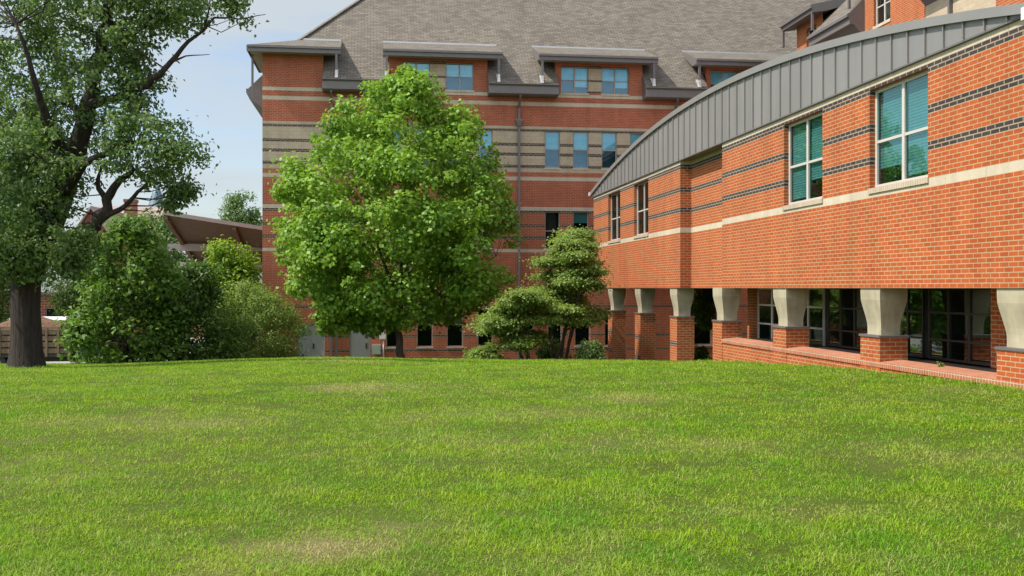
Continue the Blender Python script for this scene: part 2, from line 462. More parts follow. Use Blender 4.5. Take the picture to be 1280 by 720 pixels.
def make_grass():
    ys = np.linspace(3.2, 47, 600)
    dens = 7600 * np.minimum(1, (6.0 / ys) ** 1.45)
    wid = 1.16 * ys + 3.0
    pdf = dens * wid; tot = np.trapezoid(pdf, ys) if hasattr(np, 'trapezoid') else np.trapz(pdf, ys)
    n = int(tot)
    cdf = np.cumsum(pdf); cdf /= cdf[-1]
    Y = np.interp(RNG.random(n), cdf, ys)
    X = (RNG.random(n) - .5) * (1.16 * Y + 3.0)
    ok = X < CZ - SL*Y - .06
    ok &= ~((X > CZ - SL*Y - 1.2) & (Y > 31))
    ok &= ~((Y > 45) & (X < -16))
    dry0 = dryness(X, Y)
    clump = .55*vnoise(X*7, Y*7) + .45*vnoise(X*2.6 + 11, Y*2.6 + 4)
    ok &= RNG.random(n) > dry0 * .35
    ok &= RNG.random(n) < .25 + 1.3*clump
    X, Y, dry0, clump = X[ok], Y[ok], dry0[ok], clump[ok]; n = len(X)
    Z = ground(X, Y)
    L = (.020 + .036 * RNG.random(n)) * (.5 + 1.0 * clump) * (1 + .25 * (Y > 25))
    L *= 1 + .9*(X > CZ - SL*Y - .35)*(Y < 31) + .8*(np.hypot(X - px(33, 360, 28)[0], Y - 28) < .95)
    W = .0023 * (1 + Y / 5.5) * (.7 + .6 * RNG.random(n))
    ph = RNG.random(n) * 2 * np.pi; lean = .15 + RNG.random(n) ** .8 * 1.15
    face = ph + np.pi/2 + (RNG.random(n) - .5)
    d = np.stack([np.cos(ph)*np.sin(lean), np.sin(ph)*np.sin(lean), np.cos(lean)], 1)
    side = np.stack([np.cos(face), np.sin(face), np.zeros(n)], 1) * W[:, None]
    base = np.stack([X, Y, Z - .006], 1)
    mid = base + d * (L * .55)[:, None]
    droop = d.copy(); droop[:, 2] -= .35 + .5*RNG.random(n); 
    tip = mid + (droop / np.linalg.norm(droop, axis=1)[:, None]) * (L * .5)[:, None]
    V = np.stack([base - side*.5, base + side*.5, mid + side*.42, mid - side*.42, tip], 1).reshape(-1, 3)
    k = np.arange(n)[:, None] * 5
    q = k + np.array([[0, 1, 2, 3]]); t = k + np.array([[3, 2, 4]])
    dry = np.clip(dry0 * (.55 + .6*RNG.random(n)) + (RNG.random(n) < .07) * .7, 0, 1)
    o = sheet_mesh('lawn_grass', V, [q, t], [GRASS], attr={'dry': np.repeat(dry, 5)})
    tag(o, 'sunlit mown lawn grass with straw coloured dry patches', 'grass', kind='stuff')
    return n
NBLADES = make_grass()

# ------------------------------------------------------------------ windows
def window(parent, x0, x1, z0, z1, y, sign, frame, lights=1, rail=.5, glass=None, blind=None, sill=None, fw=.055, name='window', rows=None, room_d=.45):
    """double hung window; outward is sign*y; blind = list of (fraction covered from top) per light, or None"""
    s = sign
    fr = MB()
    t = .05
    fr.box(x0, x1, y, y - s*t, z1 - fw, z1, 0); fr.box(x0, x1, y, y - s*t, z0, z0 + fw, 0)
    fr.box(x0, x0 + fw, y - s*.002, y - s*t, z0 + fw, z1 - fw, 0); fr.box(x1 - fw, x1, y - s*.002, y - s*t, z0 + fw, z1 - fw, 0)
    W = (x1 - x0)
    for k in range(1, lights):
        xm = x0 + W * k / lights
        fr.box(xm - fw*.7, xm + fw*.7, y - s*.002, y - s*t, z0 + fw, z1 - fw, 0)
    zr = z0 + (z1 - z0) * rail
    for k in range(lights):
        a = x0 + W*k/lights + (fw if k == 0 else fw*.7); b = x0 + W*(k+1)/lights - (fw if k == lights-1 else fw*.7)
        if rows:
            for r in rows: fr.box(a, b, y - s*.006, y - s*t, r - fw*.45, r + fw*.45, 0)
        else:
            fr.box(a, b, y - s*.012, y - s*t, zr - fw*.4, zr + fw*.4, 0)
    # dark room behind
    yb = y - s*room_d
    fr.face([(x0, yb, z0), (x1, yb, z0), (x1, yb, z1), (x0, yb, z1)], 1)
    for xx in (x0 + .01, x1 - .01):
        fr.face([(xx, y - s*t, z0), (xx, yb, z0), (xx, yb, z1), (xx, y - s*t, z1)], 1)
    for zz in (z0 + .01, z1 - .01):
        fr.face([(x0, y - s*t, zz), (x1, y - s*t, zz), (x1, yb, zz), (x0, yb, zz)], 1)
    w = fr.build(name, [frame, ROOM], parent)
    zl = [z0 + fw] + (list(rows) if rows else [zr]) + [z1 - fw]
    zl.sort()
    for k in range(lights):
        a = x0 + W*k/lights + fw*.5; b = x0 + W*(k+1)/lights - fw*.5
        p = MB()
        for j in range(len(zl) - 1):
            yy = y - s*(.028 + (.012 if j == 0 and not rows else 0))
            p.face([(a, yy, zl[j]), (b, yy, zl[j]), (b, yy, zl[j+1]), (a, yy, zl[j+1])])
        p.build('pane', glass or GLASS, w)
        if blind and blind[k] > 0:
            h = (z1 - z0) * blind[k]
            bl = MB(); bl.box(a, b, y - s*.09, y - s*.10, z1 - fw - h + fw, z1 - fw*.5, 0)
            bl.build('blind', BLIND, w)
    if sill:
        sm = MB(); sm.box(x0 - .03, x1 + .03, y + s*sill[1], y - s*t, z0 - sill[0], z0 - .003, 0)
        sm.build('sill', sill[2], w)
    return w

# ------------------------------------------------------------------ main building
main = empty('brick_building', (0, MZ, 0), TH)
tag(main, 'long red brick building with grey shingle roof, tan bands and wall dormers behind the maple', 'building')
A0, A1 = MA(328), 34.0
DEPTH = 18.0
BOT = -4.2
P0 = -.7                                   # front line of eaves
def MF(x):                                 # photo column -> along facade at eave front plane
    Y = (MZ + P0*CT + 0) / (1 - SL*(x - 640)/F)
    return (x - 640)/F*Y / CT + .09
dorm = [(A0, MF(398), A0 - .62, MF(421)), (MF(482), MF(606.5), MF(474), MF(624)), (MF(693), MF(803), MF(669), MF(818)), (MF(884), MF(985), MF(866), MF(1003))]
gaps = [(MF(398), MF(482)), (MF(606.5), MF(694)), (MF(803), MF(881)), (MF(985), A1)]
EZ, GZT, GZB = 10.15, 9.98, 9.58            # roof edge, gutter top, gutter bottom
DE = 11.65                                  # dormer eave
SLD = .37
bands = [(9.63, 9.80, 2), (9.17, 9.36, 2), (5.83, 8.14, 3), (7.86, 8.0, 1), (7.13, 7.28, 1), (6.64, 6.79, 1), (6.03, 6.19, 1), (5.41, 5.60, 2),
         (3.9, 4.08, 2), (3.76, 3.9, 1), (3.07, 3.2, 1), (2.45, 2.61, 1), (1.79, 1.95, 2), (-.98, -.865, 1), (-2.44, -2.31, 1), (-3.15, -3.05, 1)]
op = []; wins = []
cols_r = [(681, 700.3), (716.3, 736), (752, 771.5), (787.5, 807), (823, 842)]
cols_l = [(482.5, 500), (521, 541), (558.5, 579), (597, 616)]
for (xa, xb) in cols_r + cols_l:
    a, b = MA(xa), MA(xb)
    wins += [(a, b, 6.07, 7.94, 'u'), (a, b, 1.98, 3.87, 'm')]
for (xa, xb) in cols_l + [(649, 668), (684.5, 702.5), (718.5, 738), (756, 775), (868, 890)]:
    wins.append((MA(xa), MA(xb), -2.93, -1.02, 'l'))
dw = []
for (xa, xb, xc, xd) in ((503, 537.5, 557, 592), (701, 735.5, 752, 786), (888, 921, 940, 972)):
    dw += [(MA(xa), MA(xb), 9.86, 11.22), (MA(xc), MA(xd), 9.86, 11.22)]
    pa, pb = MA(xb), MA(xc)
    bands += [(9.86, 11.22, 3, pa, pb), (11.12, 11.3, 1, pa, pb), (10.44, 10.56, 1, pa, pb), (9.86, 9.98, 1, pa, pb)]
doors = [(MA(371), MA(406)), (MA(436.5), MA(463))]
op = [w[:4] for w in wins] + [w[:4] for w in dw] + [(a, b, BOT, -1.75) for a, b in doors]
wl = MB()
DT = 11.55
wl.wall(A0, A1, BOT, 9.80, 0, op, bands, 0, .12, -1)
for (a, b, ra, rb) in dorm:
    wl.wall(a, b, 9.80, DT, 0, [o for o in op], bands, 0, .12, -1) if False else wl.wall(a, b, 9.80, DT, 0, [o[:4] for o in dw if a < o[0] < b], bands, 0, .12, -1)
# shell: left side, back, right
lb = [b for b in bands if len(b) == 3]
def side(mb, x, y0, y1, z0, z1):
    zs = sorted({z0, z1} | {q for b in lb for q in b[:2] if z0 < q < z1})
    for j in range(len(zs) - 1):
        cz = (zs[j] + zs[j+1]) / 2; m = 0
        for b in lb:
            if b[0] < cz < b[1]: m = b[2]
        mb.face([(x, y0, zs[j]), (x, y1, zs[j]), (x, y1, zs[j+1]), (x, y0, zs[j+1])], m)
side(wl, A0, 0, DEPTH, BOT, 9.8); side(wl, A1, 0, DEPTH, BOT, 9.8)
side(wl, A0, 0, 2.6, 9.8, DT)
wl.face([(A0, DEPTH, BOT), (A1, DEPTH, BOT), (A1, DEPTH, 9.8), (A0, DEPTH, 9.8)], 0)
wl.face([(A1, 0, 9.8), (A1, DEPTH, 9.8), (A1, DEPTH/2, 19.8)], 0)
for i, (a, b, ra, rb) in enumerate(dorm):       # cheeks
    for x in ((b,) if i == 0 else (a, b)):
        wl.face([(x, 0, 9.8), (x, 1.69, 12.54), (x, 0, DT + .36)], 0)
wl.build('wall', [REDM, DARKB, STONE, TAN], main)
# roof
rf = MB()
zr = lambda y: EZ + (y - P0)
mid = DEPTH / 2
rz = zr(mid)
rf.face([(A0 + .2, .2, zr(.2)), (A1, .2, zr(.2)), (A1, mid, rz), (A0 + mid, mid, rz)], 0)
rf.face([(A0 + .2, .2, zr(.2)), (A0 + mid, mid, rz), (A0 + .2, DEPTH - .2, zr(.2))], 0)
rf.face([(A0 + .2, DEPTH - .2, zr(.2)), (A0 + mid, mid, rz), (A1, mid, rz), (A1, DEPTH - .2, zr(.2))], 0)
for a, b in gaps:                               # overhanging strips of the roof
    rf.face([(a, P0, EZ), (b, P0, EZ), (b, 0.25, zr(.25) + .003), (a, 0.25, zr(.25) + .003)], 0)
# left flank eave strip
LX = A0 - .85
rf.face([(LX, 1.6, zr(-.85)), (A0 + .25, 1.6, zr(.25) + .003), (A0 + .25, DEPTH, zr(.25) + .003), (LX, DEPTH, zr(-.85))], 0)
roof = rf.build('roof', [SHINGLE], main)
# hip ridge cap
hc = MB(); hc.beam((A0 + .6, .6, zr(.6) + .03), (A0 + mid, mid, rz + .03), .3, .05)
hc.build('hip_cap', SHINGLE, roof)
for a, b in gaps:
    gt = MB()
    gt.prism_x([(P0 - .04, GZT + .02), (P0 - .14, GZT + .10), (P0 - .14, EZ - .03), (P0 - .0, EZ - .012), (0.0, zr(0) - .02), (0.0, GZB), (P0 + .05, GZB), (P0 - .04, GZB + .06)], a, b)
    gt.build('gutter', GUTTER, main)
lg = MB()
pts = [(LX - .12, zr(-.85) - .02), (LX - .12, zr(-.85) - .22), (LX + .05, zr(-.85) - .55), (A0, zr(-.85) - 1.05), (A0, zr(0) - .03), (LX, zr(-.85) - .015)]
lg.hexa([(p[0], 1.6, p[1]) for p in pts], [(p[0], DEPTH, p[1]) for p in pts])
lg.build('gutter', GUTTER, main)
# dormers
YB = 1.69
for i, (a, b, ra, rb) in enumerate(dorm):
    d = MB()
    t = .10
    zt = lambda y: DE + SLD * (y - P0)
    top = [(ra, P0, DE), (rb, P0, DE), (rb, YB + .1, zt(YB + .1)), (ra, YB + .1, zt(YB + .1))]
    if i == 0:
        top = [(ra, P0, DE), (rb, P0, DE), (rb, YB + .1, zt(YB+.1)), (ra + 2.45, YB + .1, zt(YB + .1))]
        d.face([(ra, P0, DE), (ra + 2.45, YB + .1, zt(YB+.1)), (ra + 2.45, 4.5, zt(YB+.1)), (ra, 4.5, DE)], 0)
        d.face([(ra, P0, DE - .27), (ra, 4.5, DE - .27), (A0, 4.5, DE - .27), (A0, P0, DE - .27)], 2)
        d.box(ra - .05, ra + .06, P0, 4.5, DE - .27, DE - .012, 1)
    d.face(top, 0)
    d.face([(p[0], p[1], p[2] - t) for p in reversed(top)], 2)
    d.face([(ra if i else A0, P0, DE - .27), (rb, P0, DE - .27), (rb, 0, DE - .25), (ra if i else A0, 0, DE - .25)], 2)
    d.prism_x([(P0 - .12, DE - .015), (P0 - .12, DE - .12), (P0 - .04, DE - .13), (P0 - .04, DE - .32), (P0 + .06, DE - .32), (P0 + .06, DE - .015)], ra, rb, cap=1, mats=[1]*6)
    for xx in ((rb,) if i == 0 else (ra, rb)):     # barge boards
        d.face([(xx, P0, DE - .27), (xx, P0, DE - .003), (xx, YB, zt(YB) - .003), (xx, YB, zt(YB) - .14), (xx, 0, DE - .25)], 1)
    dm = d.build('dormer', [SHINGLE, GUTTER, SOFFIT], main)
    fl = MB()
    fl.box((ra + 2.4) if i == 0 else ra + .02, rb - .05, YB - .03, YB + .12, zt(YB) - .01, zt(YB) + .07)
    fl.build('flashing', FLASH, dm)
    for xx in ((rb - .2,) if i == 0 else (ra + .18, rb - .2)):
        p = MB()
        p.box(xx - .055, xx + .055, P0 - .02, P0 + .09, EZ + .35, DE - .32)
        p.build('post', GUTTER, dm)
        p = MB(); p.beam((xx, P0 + .02, EZ + .06), (xx, P0 + .03, EZ + .40), .12, .12)
        p.beam((xx + .0, P0 - .05, EZ + .03), (xx, P0 + .45, zr(P0 + .45) + .05), .16, .05)
        p.build('post_foot', FLASH, dm)
p = MB(); p.box(A0 - .55, A0 - .45, .2, .3, EZ - .9, DE - .27); p.build('post', GUTTER, main)
rb_ = random.Random(3)
for (a, b, z0, z1, k) in wins:
    if k == 'u':
        window(main, a, b, z0, z1, .12, -1, FRAMET, 1, .5, GLASSU, [rb_.choice([.48, .5, .62, .5])], (.09, .14, STONE), fw=.06)
    elif k == 'm':
        window(main, a, b, z0, z1, .12, -1, FRAMET, 1, .48, GLASS, [rb_.choice([0, .3, 0])], (.09, .14, STONE), fw=.06)
    else:
        window(main, a, b, z0, z1, .12, -1, FRAMEL, 1, .58, GLASSD, [rb_.choice([.42, .4, 0])], (.07, .15, STONE), fw=.05)
for (a, b, z0, z1) in dw:
    window(main, a, b, z0, z1, .10, -1, FRAMET, 2, .5, GLASSU, [rb_.choice([.5, .5, .98]), rb_.choice([.5, .74, .5])], (.10, .13, STONE), fw=.05)
for (a, b) in doors:
    d = MB()
    d.box(a, b, .10, .17, BOT, -1.75, 0)
    d.box(a, a + .06, .06, .10, BOT, -1.75, 0); d.box(b - .06, b, .06, .10, BOT, -1.75, 0); d.box(a + .06, b - .06, .06, .10, -1.81, -1.75, 0)
    if b - a > 1.2: d.box((a+b)/2 - .015, (a+b)/2 + .015, .085, .10, BOT, -1.81, 0)
    dd = d.build('door', DOORM, main)
    h = MB(); hx = b - .2 if b - a < 1.2 else (a+b)/2 + .12
    h.box(hx - .03, hx + .03, .02, .10, -2.98, -2.72); h.build('handle', BRONZE, dd)
# downspouts
def downspout(xp, z0, z1, head=True, stub=True):
    a = MA(xp); d = MB()
    if stub:
        d.box(a - .05, a + .05, P0 - .03 + .1, P0 + .12, z1 + .10, GZB, 0)
        d.beam((a, P0 + .12, z1 + .15), (a, -.12, z1 - .35), .1, .1)
    d.box(a - .055, a + .055, -.16, -.05, z0, z1 - .3, 0)
    if head:
        d.hexa([(a-.09, -.21, z1-1.3), (a+.09, -.21, z1-1.3), (a+.09, -.04, z1-1.3), (a-.09, -.04, z1-1.3)],
               [(a-.17, -.27, z1-1.05), (a+.17, -.27, z1-1.05), (a+.17, -.04, z1-1.05), (a-.17, -.04, z1-1.05)])
        d.box(a-.18, a+.18, -.28, -.04, z1-1.05, z1-.95)
    d.build('downspout', GUTTER, main)
downspout(648.5, BOT, 9.4); downspout(414.5, -3.9, 9.4, head=False); downspout(843, BOT, 9.4)
d = MB(); a = MA(420.5); d.box(a - .06, a + .06, -.14, -.03, BOT, -1.9); d.build('downspout', GUTTER, main)

# ------------------------------------------------------------------ wing with barrel parapet
wing = empty('brick_wing', (CZ, 0, 0), math.pi/2 + TH)
tag(wing, 'sunlit orange brick wing on piers with curved grey standing seam parapet', 'building')
sE, sA, sB, sC = SY(46.7), SY(33.4), SY(29.35), SY(7.5)
REC = -.38; WD = -7.0
wb = [(22*COURSE, 24*COURSE, 2), (30*COURSE, 32*COURSE, 1), (38*COURSE, 40*COURSE, 1), (47*COURSE, 49*COURSE, 1), (49*COURSE, 4.3, 2)]
wo = [(WS(b), WS(a), 24*COURSE + .02, 4.0) for a, b in ((760.3, 775.2), (792.6, 810.3), (980, 1028), (1087, 1160))] + [(SY(12.2), SY(14.4), 24*COURSE + .02, 4.0)]
w = MB()
ZT = 4.3
w.wall(sA, sE, 0, ZT, 0, wo[:2], wb, 0, .14, 1)
w.wall(sB, sA, 0, ZT, REC, [], wb, 0, 0, 1)
w.wall(sC, sB, 0, ZT, 0, wo[2:], wb, 0, .14, 1)
def wside(x, y0, y1):
    zs = sorted({0, ZT} | {q for b in wb for q in b[:2]})
    for j in range(len(zs) - 1):
        cz = (zs[j] + zs[j+1]) / 2; m = 0
        for b in wb:
            if b[0] < cz < b[1]: m = b[2]
        w.face([(x, y0, zs[j]), (x, y1, zs[j]), (x, y1, zs[j+1]), (x, y0, zs[j+1])], m)
wside(sA, REC, 0); wside(sB, REC, 0); wside(sE, WD, 0); wside(sC, WD, 0)
w.face([(sC, WD, 0), (sE, WD, 0), (sE, WD, ZT), (sC, WD, ZT)], 0)
w.build('wall', [RED, DARKB, STONE], wing)
sf = MB()
sf.box(sA, sE - .01, WD + .01, -.01, .012, .05); sf.box(sB, sA, WD + .01, REC - .01, .012, .05); sf.box(sC + .01, sB, WD + .01, -.01, .012, .05)
sf.build('soffit', CONC, wing)
# parapet cladding
arc = lambda Y: 5.93 - (Y - 31.4) ** 2 / (2 * 80.0)
Ys = np.linspace(15.1, 46.95, 64)
FB = 4.205; FY = .04
cl = MB()
for i in range(len(Ys) - 1):
    a, b = SY(Ys[i]), SY(Ys[i+1]); za, zb = arc(Ys[i]) - .10, arc(Ys[i+1]) - .10
    cl.face([(a, FY, FB), (a, FY, za), (b, FY, zb), (b, FY, FB)])
    cl.face([(a, WD, za), (b, WD, zb), (b, FY, zb), (a, FY, za)])
    cl.face([(a, WD, FB), (b, WD, FB), (b, WD, zb), (a, WD, za)])
    cl.face([(a, REC, FB), (b, REC, FB), (b, FY, FB), (a, FY, FB)])
for e in (0, -1):
    a = SY(Ys[e]); cl.face([(a, FY, FB), (a, WD, FB), (a, WD, arc(Ys[e]) - .1), (a, FY, arc(Ys[e]) - .1)])
Y = 46.6
while Y > 15.3:
    s0 = SY(Y); cl.box(s0 - .013, s0 + .013, FY, FY + .04, FB + .01, arc(Y) - .12)
    Y -= .60
cl.build('parapet_cladding', ZINC, wing)
cp = MB()
for i in range(len(Ys) - 1):
    a, b = SY(Ys[i]), SY(Ys[i+1]); za, zb = arc(Ys[i]), arc(Ys[i+1])
    o0, o1, h = FY + .075, -.45, .165
    cp.face([(a, o0, za - h), (a, o0, za), (b, o0, zb), (b, o0, zb - h)])
    cp.face([(a, o0, za), (a, o1, za), (b, o1, zb), (b, o0, zb)])
    cp.face([(a, o0, za - h), (b, o0, zb - h), (b, FY, zb - h), (a, FY, za - h)])
    cp.face([(a, o1, za - h), (a, o1, za), (b, o1, zb), (b, o1, zb - h)])
for e in (0, -1):
    a = SY(Ys[e]); z = arc(Ys[e]); cp.face([(a, FY+.075, z-.165), (a, FY+.075, z), (a, -.45, z), (a, -.45, z-.165)])
cp.build('coping', ZINCD, wing)
bt = MB(); bt.box(SY(15.1), SY(46.95), FY - .02, FY + .012, FB - .035, FB - .003); bt.build('drip_edge', GUTTER, wing)
tip = MB(); tip.box(SY(14.85), SY(15.45), FY + .02, FY + .17, 4.06, 4.25); tip.build('end_cap', WHITEP, wing)
tip = MB(); tip.box(SY(46.9), SY(47.05), -.2, FY + .12, 4.26, 4.42); tip.build('end_cap', WHITEP, wing)
lo = MB(); lo.box(sC, SY(15.0), WD, .06, 4.303, 4.5); lo.build('low_parapet', ZINCD, wing)
for i, (a, b, z0, z1) in enumerate(wo):
    if i < 2:
        window(wing, a, b, z0, z1, -.12, 1, FRAMEL, 2, .47, GLASSD, None, (.11, .15, ROWSTONE), fw=.06)
    else:
        ww = window(wing, a, b, z0, z1, -.12, 1, FRAMEL, 2, .47, GLASS, [.93, .80] if i % 2 else [.74, .93], (.11, .15, ROWSTONE), fw=.07, room_d=1.2)
# piers
for Yn in (43.1, 38.55, 33.85, 29.45, 24.85, 20.22, 15.6, 10.95):
    s0 = SY(Yn); s1 = s0 + .82; f, bk = -.03, -.62
    g0 = gz(CZ - SL*Yn, Yn) - .25
    b = MB()
    b.wall(s0, s1, g0, -.99, f, [], [(-1.95, -1.785, 1), (-2.75, -2.585, 1)] if Yn > 31 else [], 0, 0, 1)
    b.face([(s0, f, g0), (s0, bk, g0), (s0, bk, -.99), (s0, f, -.99)]); b.face([(s1, f, g0), (s1, bk, g0), (s1, bk, -.99), (s1, f, -.99)])
    b.face([(s0, bk, g0), (s1, bk, g0), (s1, bk, -.99), (s0, bk, -.99)]); b.face([(s0, f, -.99), (s1, f, -.99), (s1, bk, -.99), (s0, bk, -.99)])
    pr = b.build('pier', [RED, DARKB], wing)
    c = MB(); c.box(s0 - .025, s1 + .025, bk - .025, f + .025, -.988, -.945); c.build('pier_cap', GUTTER, pr)
    k = MB(); cx, cy = (s0+s1)/2, (f+bk)/2
    prof = [(.012, 1.0), (-.10, 1.0), (-.24, .985), (-.36, .92), (-.50, .83), (-.64, .745), (-.74, .70), (-.80, .69), (-.944, .69)]
    hx, hy = .41, .295
    rings = [[(cx - hx*q, cy - hy*q, z), (cx + hx*q, cy - hy*q, z), (cx + hx*q, cy + hy*q, z), (cx - hx*q, cy + hy*q, z)] for z, q in prof]
    for i in range(len(rings) - 1):
        for j in range(4):
            j2 = (j+1) % 4
            k.face([rings[i+1][j], rings[i+1][j2], rings[i][j2], rings[i][j]])
    k.face(rings[-1]); k.build('bracket', CONC, pr)
# low wall with rowlock sill
lw = MB()
l0, l1 = SY(7.5), SY(29.45)
n = 30
for i in range(n):
    a = l0 + (l1-l0)*i/n; b = l0 + (l1-l0)*(i+1)/n
    lw.face([(a, -.045, -3.0), (a, -.045, -1.585), (b, -.045, -1.585), (b, -.045, -3.0)], 0)
lw.face([(l1, -.045, -3), (l1, -.5, -3), (l1, -.5, -1.5), (l1, -.045, -1.5)], 0)
lowall = lw.build('low_wall', [RED], wing)
rw = MB(); rw.prism_x([(-.02, -1.583), (-.02, -1.475), (-.48, -1.43), (-.48, -1.583)], l0, l1 + .01); rw.build('sill', ROWLOCK, lowall)
rw = MB(); rw.box(l0, l1, -1.21, -.483, -1.6, -1.455); rw.build('ledge', BRONZE, lowall)
# ground floor glazing behind the piers
GYL = -1.2
pn = [29.45, 24.85, 20.22, 15.6, 10.95, 7.5]
gw = MB()
for i in range(len(pn) - 1):
    hi, lo_ = pn[i], pn[i+1]
    m0 = (hi + lo_ + .82) / 2 - .2
    light = (i == 0)
    for (ya, yb) in ((m0 + .22, hi + .25), (lo_ + .45, m0 - .22)):
        if yb - ya < .5: continue
        window(wing, SY(ya), SY(yb), -1.56 if light else -1.43, .01, GYL, 1, FRAMEL if light else BRONZE, 3 if not light else 2, .5, GLASSD, None, None, fw=.05 if light else .045, rows=[-1.03, -.49], room_d=2.2)
    q = MB(); q.box(SY(m0 - .22), SY(m0 + .22), GYL + .02, GYL - .3, -1.45, .01); q.build('pilaster', RED, wing)
q = MB(); q.box(SY(30.35), SY(30.5), GYL, WD, -3.2, .01); q.box(SY(29.75), SY(30.5), GYL + .003, GYL - .25, -3.2, .01); q.build('end_wall', RED, wing)
q = MB(); q.box(SY(7.5), SY(30.3), GYL - 2.4, GYL - 2.5, -3.2, .01); q.build('inner_wall', ROOM, wing)
ds = MB(); a = SY((29.45+24.85+.82)/2 + .12); ds.tube([(a, GYL + .12, -1.6), (a, GYL + .12, .01)], [.045, .045], 8); ds.build('downspout', GUTTER, wing)

# ------------------------------------------------------------------ rear block seen above the parapet
C2 = 20.5
rear = empty('brick_building', (C2, 0, 0), math.pi/2 + TH)
tag(rear, 'taller sunlit brick block with dormers rising above the curved parapet', 'building')
e2 = .65
G2T, G2B, D2E = 11.55, 11.05, 12.85
r0, r1 = SY(14), SY(49.5)
secs = [(SY(46.6), SY(49.5), True), (SY(42.6), SY(46.6), False), (SY(37.9), SY(42.6), True), (SY(33.6), SY(37.9), False), (SY(29), SY(33.6), True), (SY(14), SY(29), False)]
rw_ = MB()
rwin = [(WS(1113, C2), WS(1092, C2), 10.75, 12.3), (SY(47.3), SY(48.4), 11.2, 12.3)]
for a, b, dm in secs:
    rw_.wall(a, b, -4.2, 8.4, 0, [], [], 0, 0, 1)
    if dm: rw_.wall(a, b, 8.4, 13.9 if b < SY(45) else D2E, 0, [o for o in rwin if a < o[0] < b], [], 0, .12, 1)
    else: rw_.wall(a, b, 8.4, G2T, 0, [], [], 1, 0, 1)
rw_.face([(r1, 0, -4.2), (r1, -16, -4.2), (r1, -16, G2T), (r1, 0, G2T)], 0)
rw_.face([(r0, 0, -4.2), (r0, -16, -4.2), (r0, -16, G2T), (r0, 0, G2T)], 0)
rw_.build('wall', [RED, TAN, STONE], rear)
rr = MB()
zz = lambda d: G2T + (e2 + d)            # d metres inward
rr.face([(r0, 0, zz(0)), (r1, 0, zz(0)), (r1, -8, zz(8)), (r0, -8, zz(8))]); rr.face([(r0, -16, zz(0)), (r1, -16, zz(0)), (r1, -8, zz(8)), (r0, -8, zz(8))])
for a, b, dm in secs:
    if not dm: rr.face([(a, e2, G2T), (b, e2, G2T), (b, -.05, zz(.05)), (a, -.05, zz(.05))])
rr.build('roof', SHINGLE, rear)
for a, b, dm in secs:
    q = MB()
    if dm:
        top = D2E if b > SY(45) else 13.9
        ov = .35
        q.prism_x([(e2, top + .05), (e2 + .1, top + .02), (e2 + .1, top - .12), (e2, top - .14), (e2, top - .3), (e2 - .1, top - .3), (0, top - .22), (-2.2, top + .45), (-2.2, top + .75)], a - ov, b + ov, mats=[1]*8 + [0], cap=1)
        dq = q.build('dormer', [SHINGLE, GUTTER], rear)
        for xx in (a - ov + .15, b + ov - .15):
            p = MB(); p.box(xx - .05, xx + .05, e2 - .1, e2, G2T + .2, top - .3); p.build('post', GUTTER, dq)
    else:
        q.prism_x([(e2 + .03, G2T - .02), (e2 + .14, G2T - .08), (e2 + .14, G2T - .2), (e2 + .03, G2T - .22), (e2 + .03, G2B), (e2 - .15, G2B), (0, G2B - .55), (0, zz(0) - .03)], a, b, cap=0)
        q.build('gutter', GUTTER, rear)
for o in rwin: window(rear, *o, -.12, 1, FRAMEL, 2, .5, GLASSD, None, (.12, .15, STONE), fw=.06)
q = MB(); a = WS(1190, C2); q.box(a - .06, a + .06, .03, .14, -4, G2B); q.build('downspout', GUTTER, rear)

# ------------------------------------------------------------------ foliage
def leaves_mesh(name, P, Nn, size, aspect, mat, parent, fold=.25):
    n = len(P)
    r = RNG.normal(size=(n, 3)); r[:, 2] -= .7
    t = r - Nn * np.sum(r*Nn, 1)[:, None]; t /= np.linalg.norm(t, axis=1)[:, None] + 1e-9
    b = np.cross(Nn, t)
    L = size[:, None]
    v0 = P - t*L*.5
    v1 = P + b*L*aspect*.5 - t*L*.04 + Nn*L*fold*.5
    v2 = P + t*L*.5 - Nn*L*.1
    v3 = P - b*L*aspect*.5 - t*L*.04 + Nn*L*fold*.5
    V = np.stack([v0, v1, v2, v3], 1).reshape(-1, 3)
    q = np.arange(n*4).reshape(n, 4)
    return sheet_mesh(name, V, [q], [mat], parent)

def blob_clumps(rows, Y, n, cr, drr=1.0, shell=.5, flat=1.0):
    """clump centres inside a crown whose outline is given row by row"""
    rows = sorted(rows); ys = np.array([r[0] for r in rows], float)
    xl = np.array([r[1] for r in rows], float); xr = np.array([r[2] for r in rows], float)
    yy = np.linspace(ys[0], ys[-1], 300); hw = np.interp(yy, ys, (xr-xl)/2)
    cdf = np.cumsum(np.maximum(hw, 2) ** 1.25); cdf /= cdf[-1]
    y = np.interp(RNG.random(n), cdf, yy)
    h = np.interp(y, ys, (xr-xl)/2) * Y/F; cx = (np.interp(y, ys, (xr+xl)/2) - 640) * Y/F
    rad = cr[0] + (cr[1]-cr[0]) * RNG.random(n)
    rad = np.minimum(rad, h*.7 + .08)
    ph = RNG.random(n)*2*np.pi; rho = shell + (1-shell)*RNG.random(n)**.6
    rho[RNG.random(n) < .3] *= .6
    R = np.maximum(h - rad*.8, .02)
    C = np.stack([cx + R*rho*np.cos(ph), Y + R*rho*np.sin(ph)*drr, (360 - y)/F*Y], 1)
    ztop = (360-ys[0])/F*Y; zbot = (360-ys[-1])/F*Y
    C[:, 2] = np.clip(C[:, 2], zbot + rad*.7*flat, ztop - rad*.6*flat)
    return C, rad

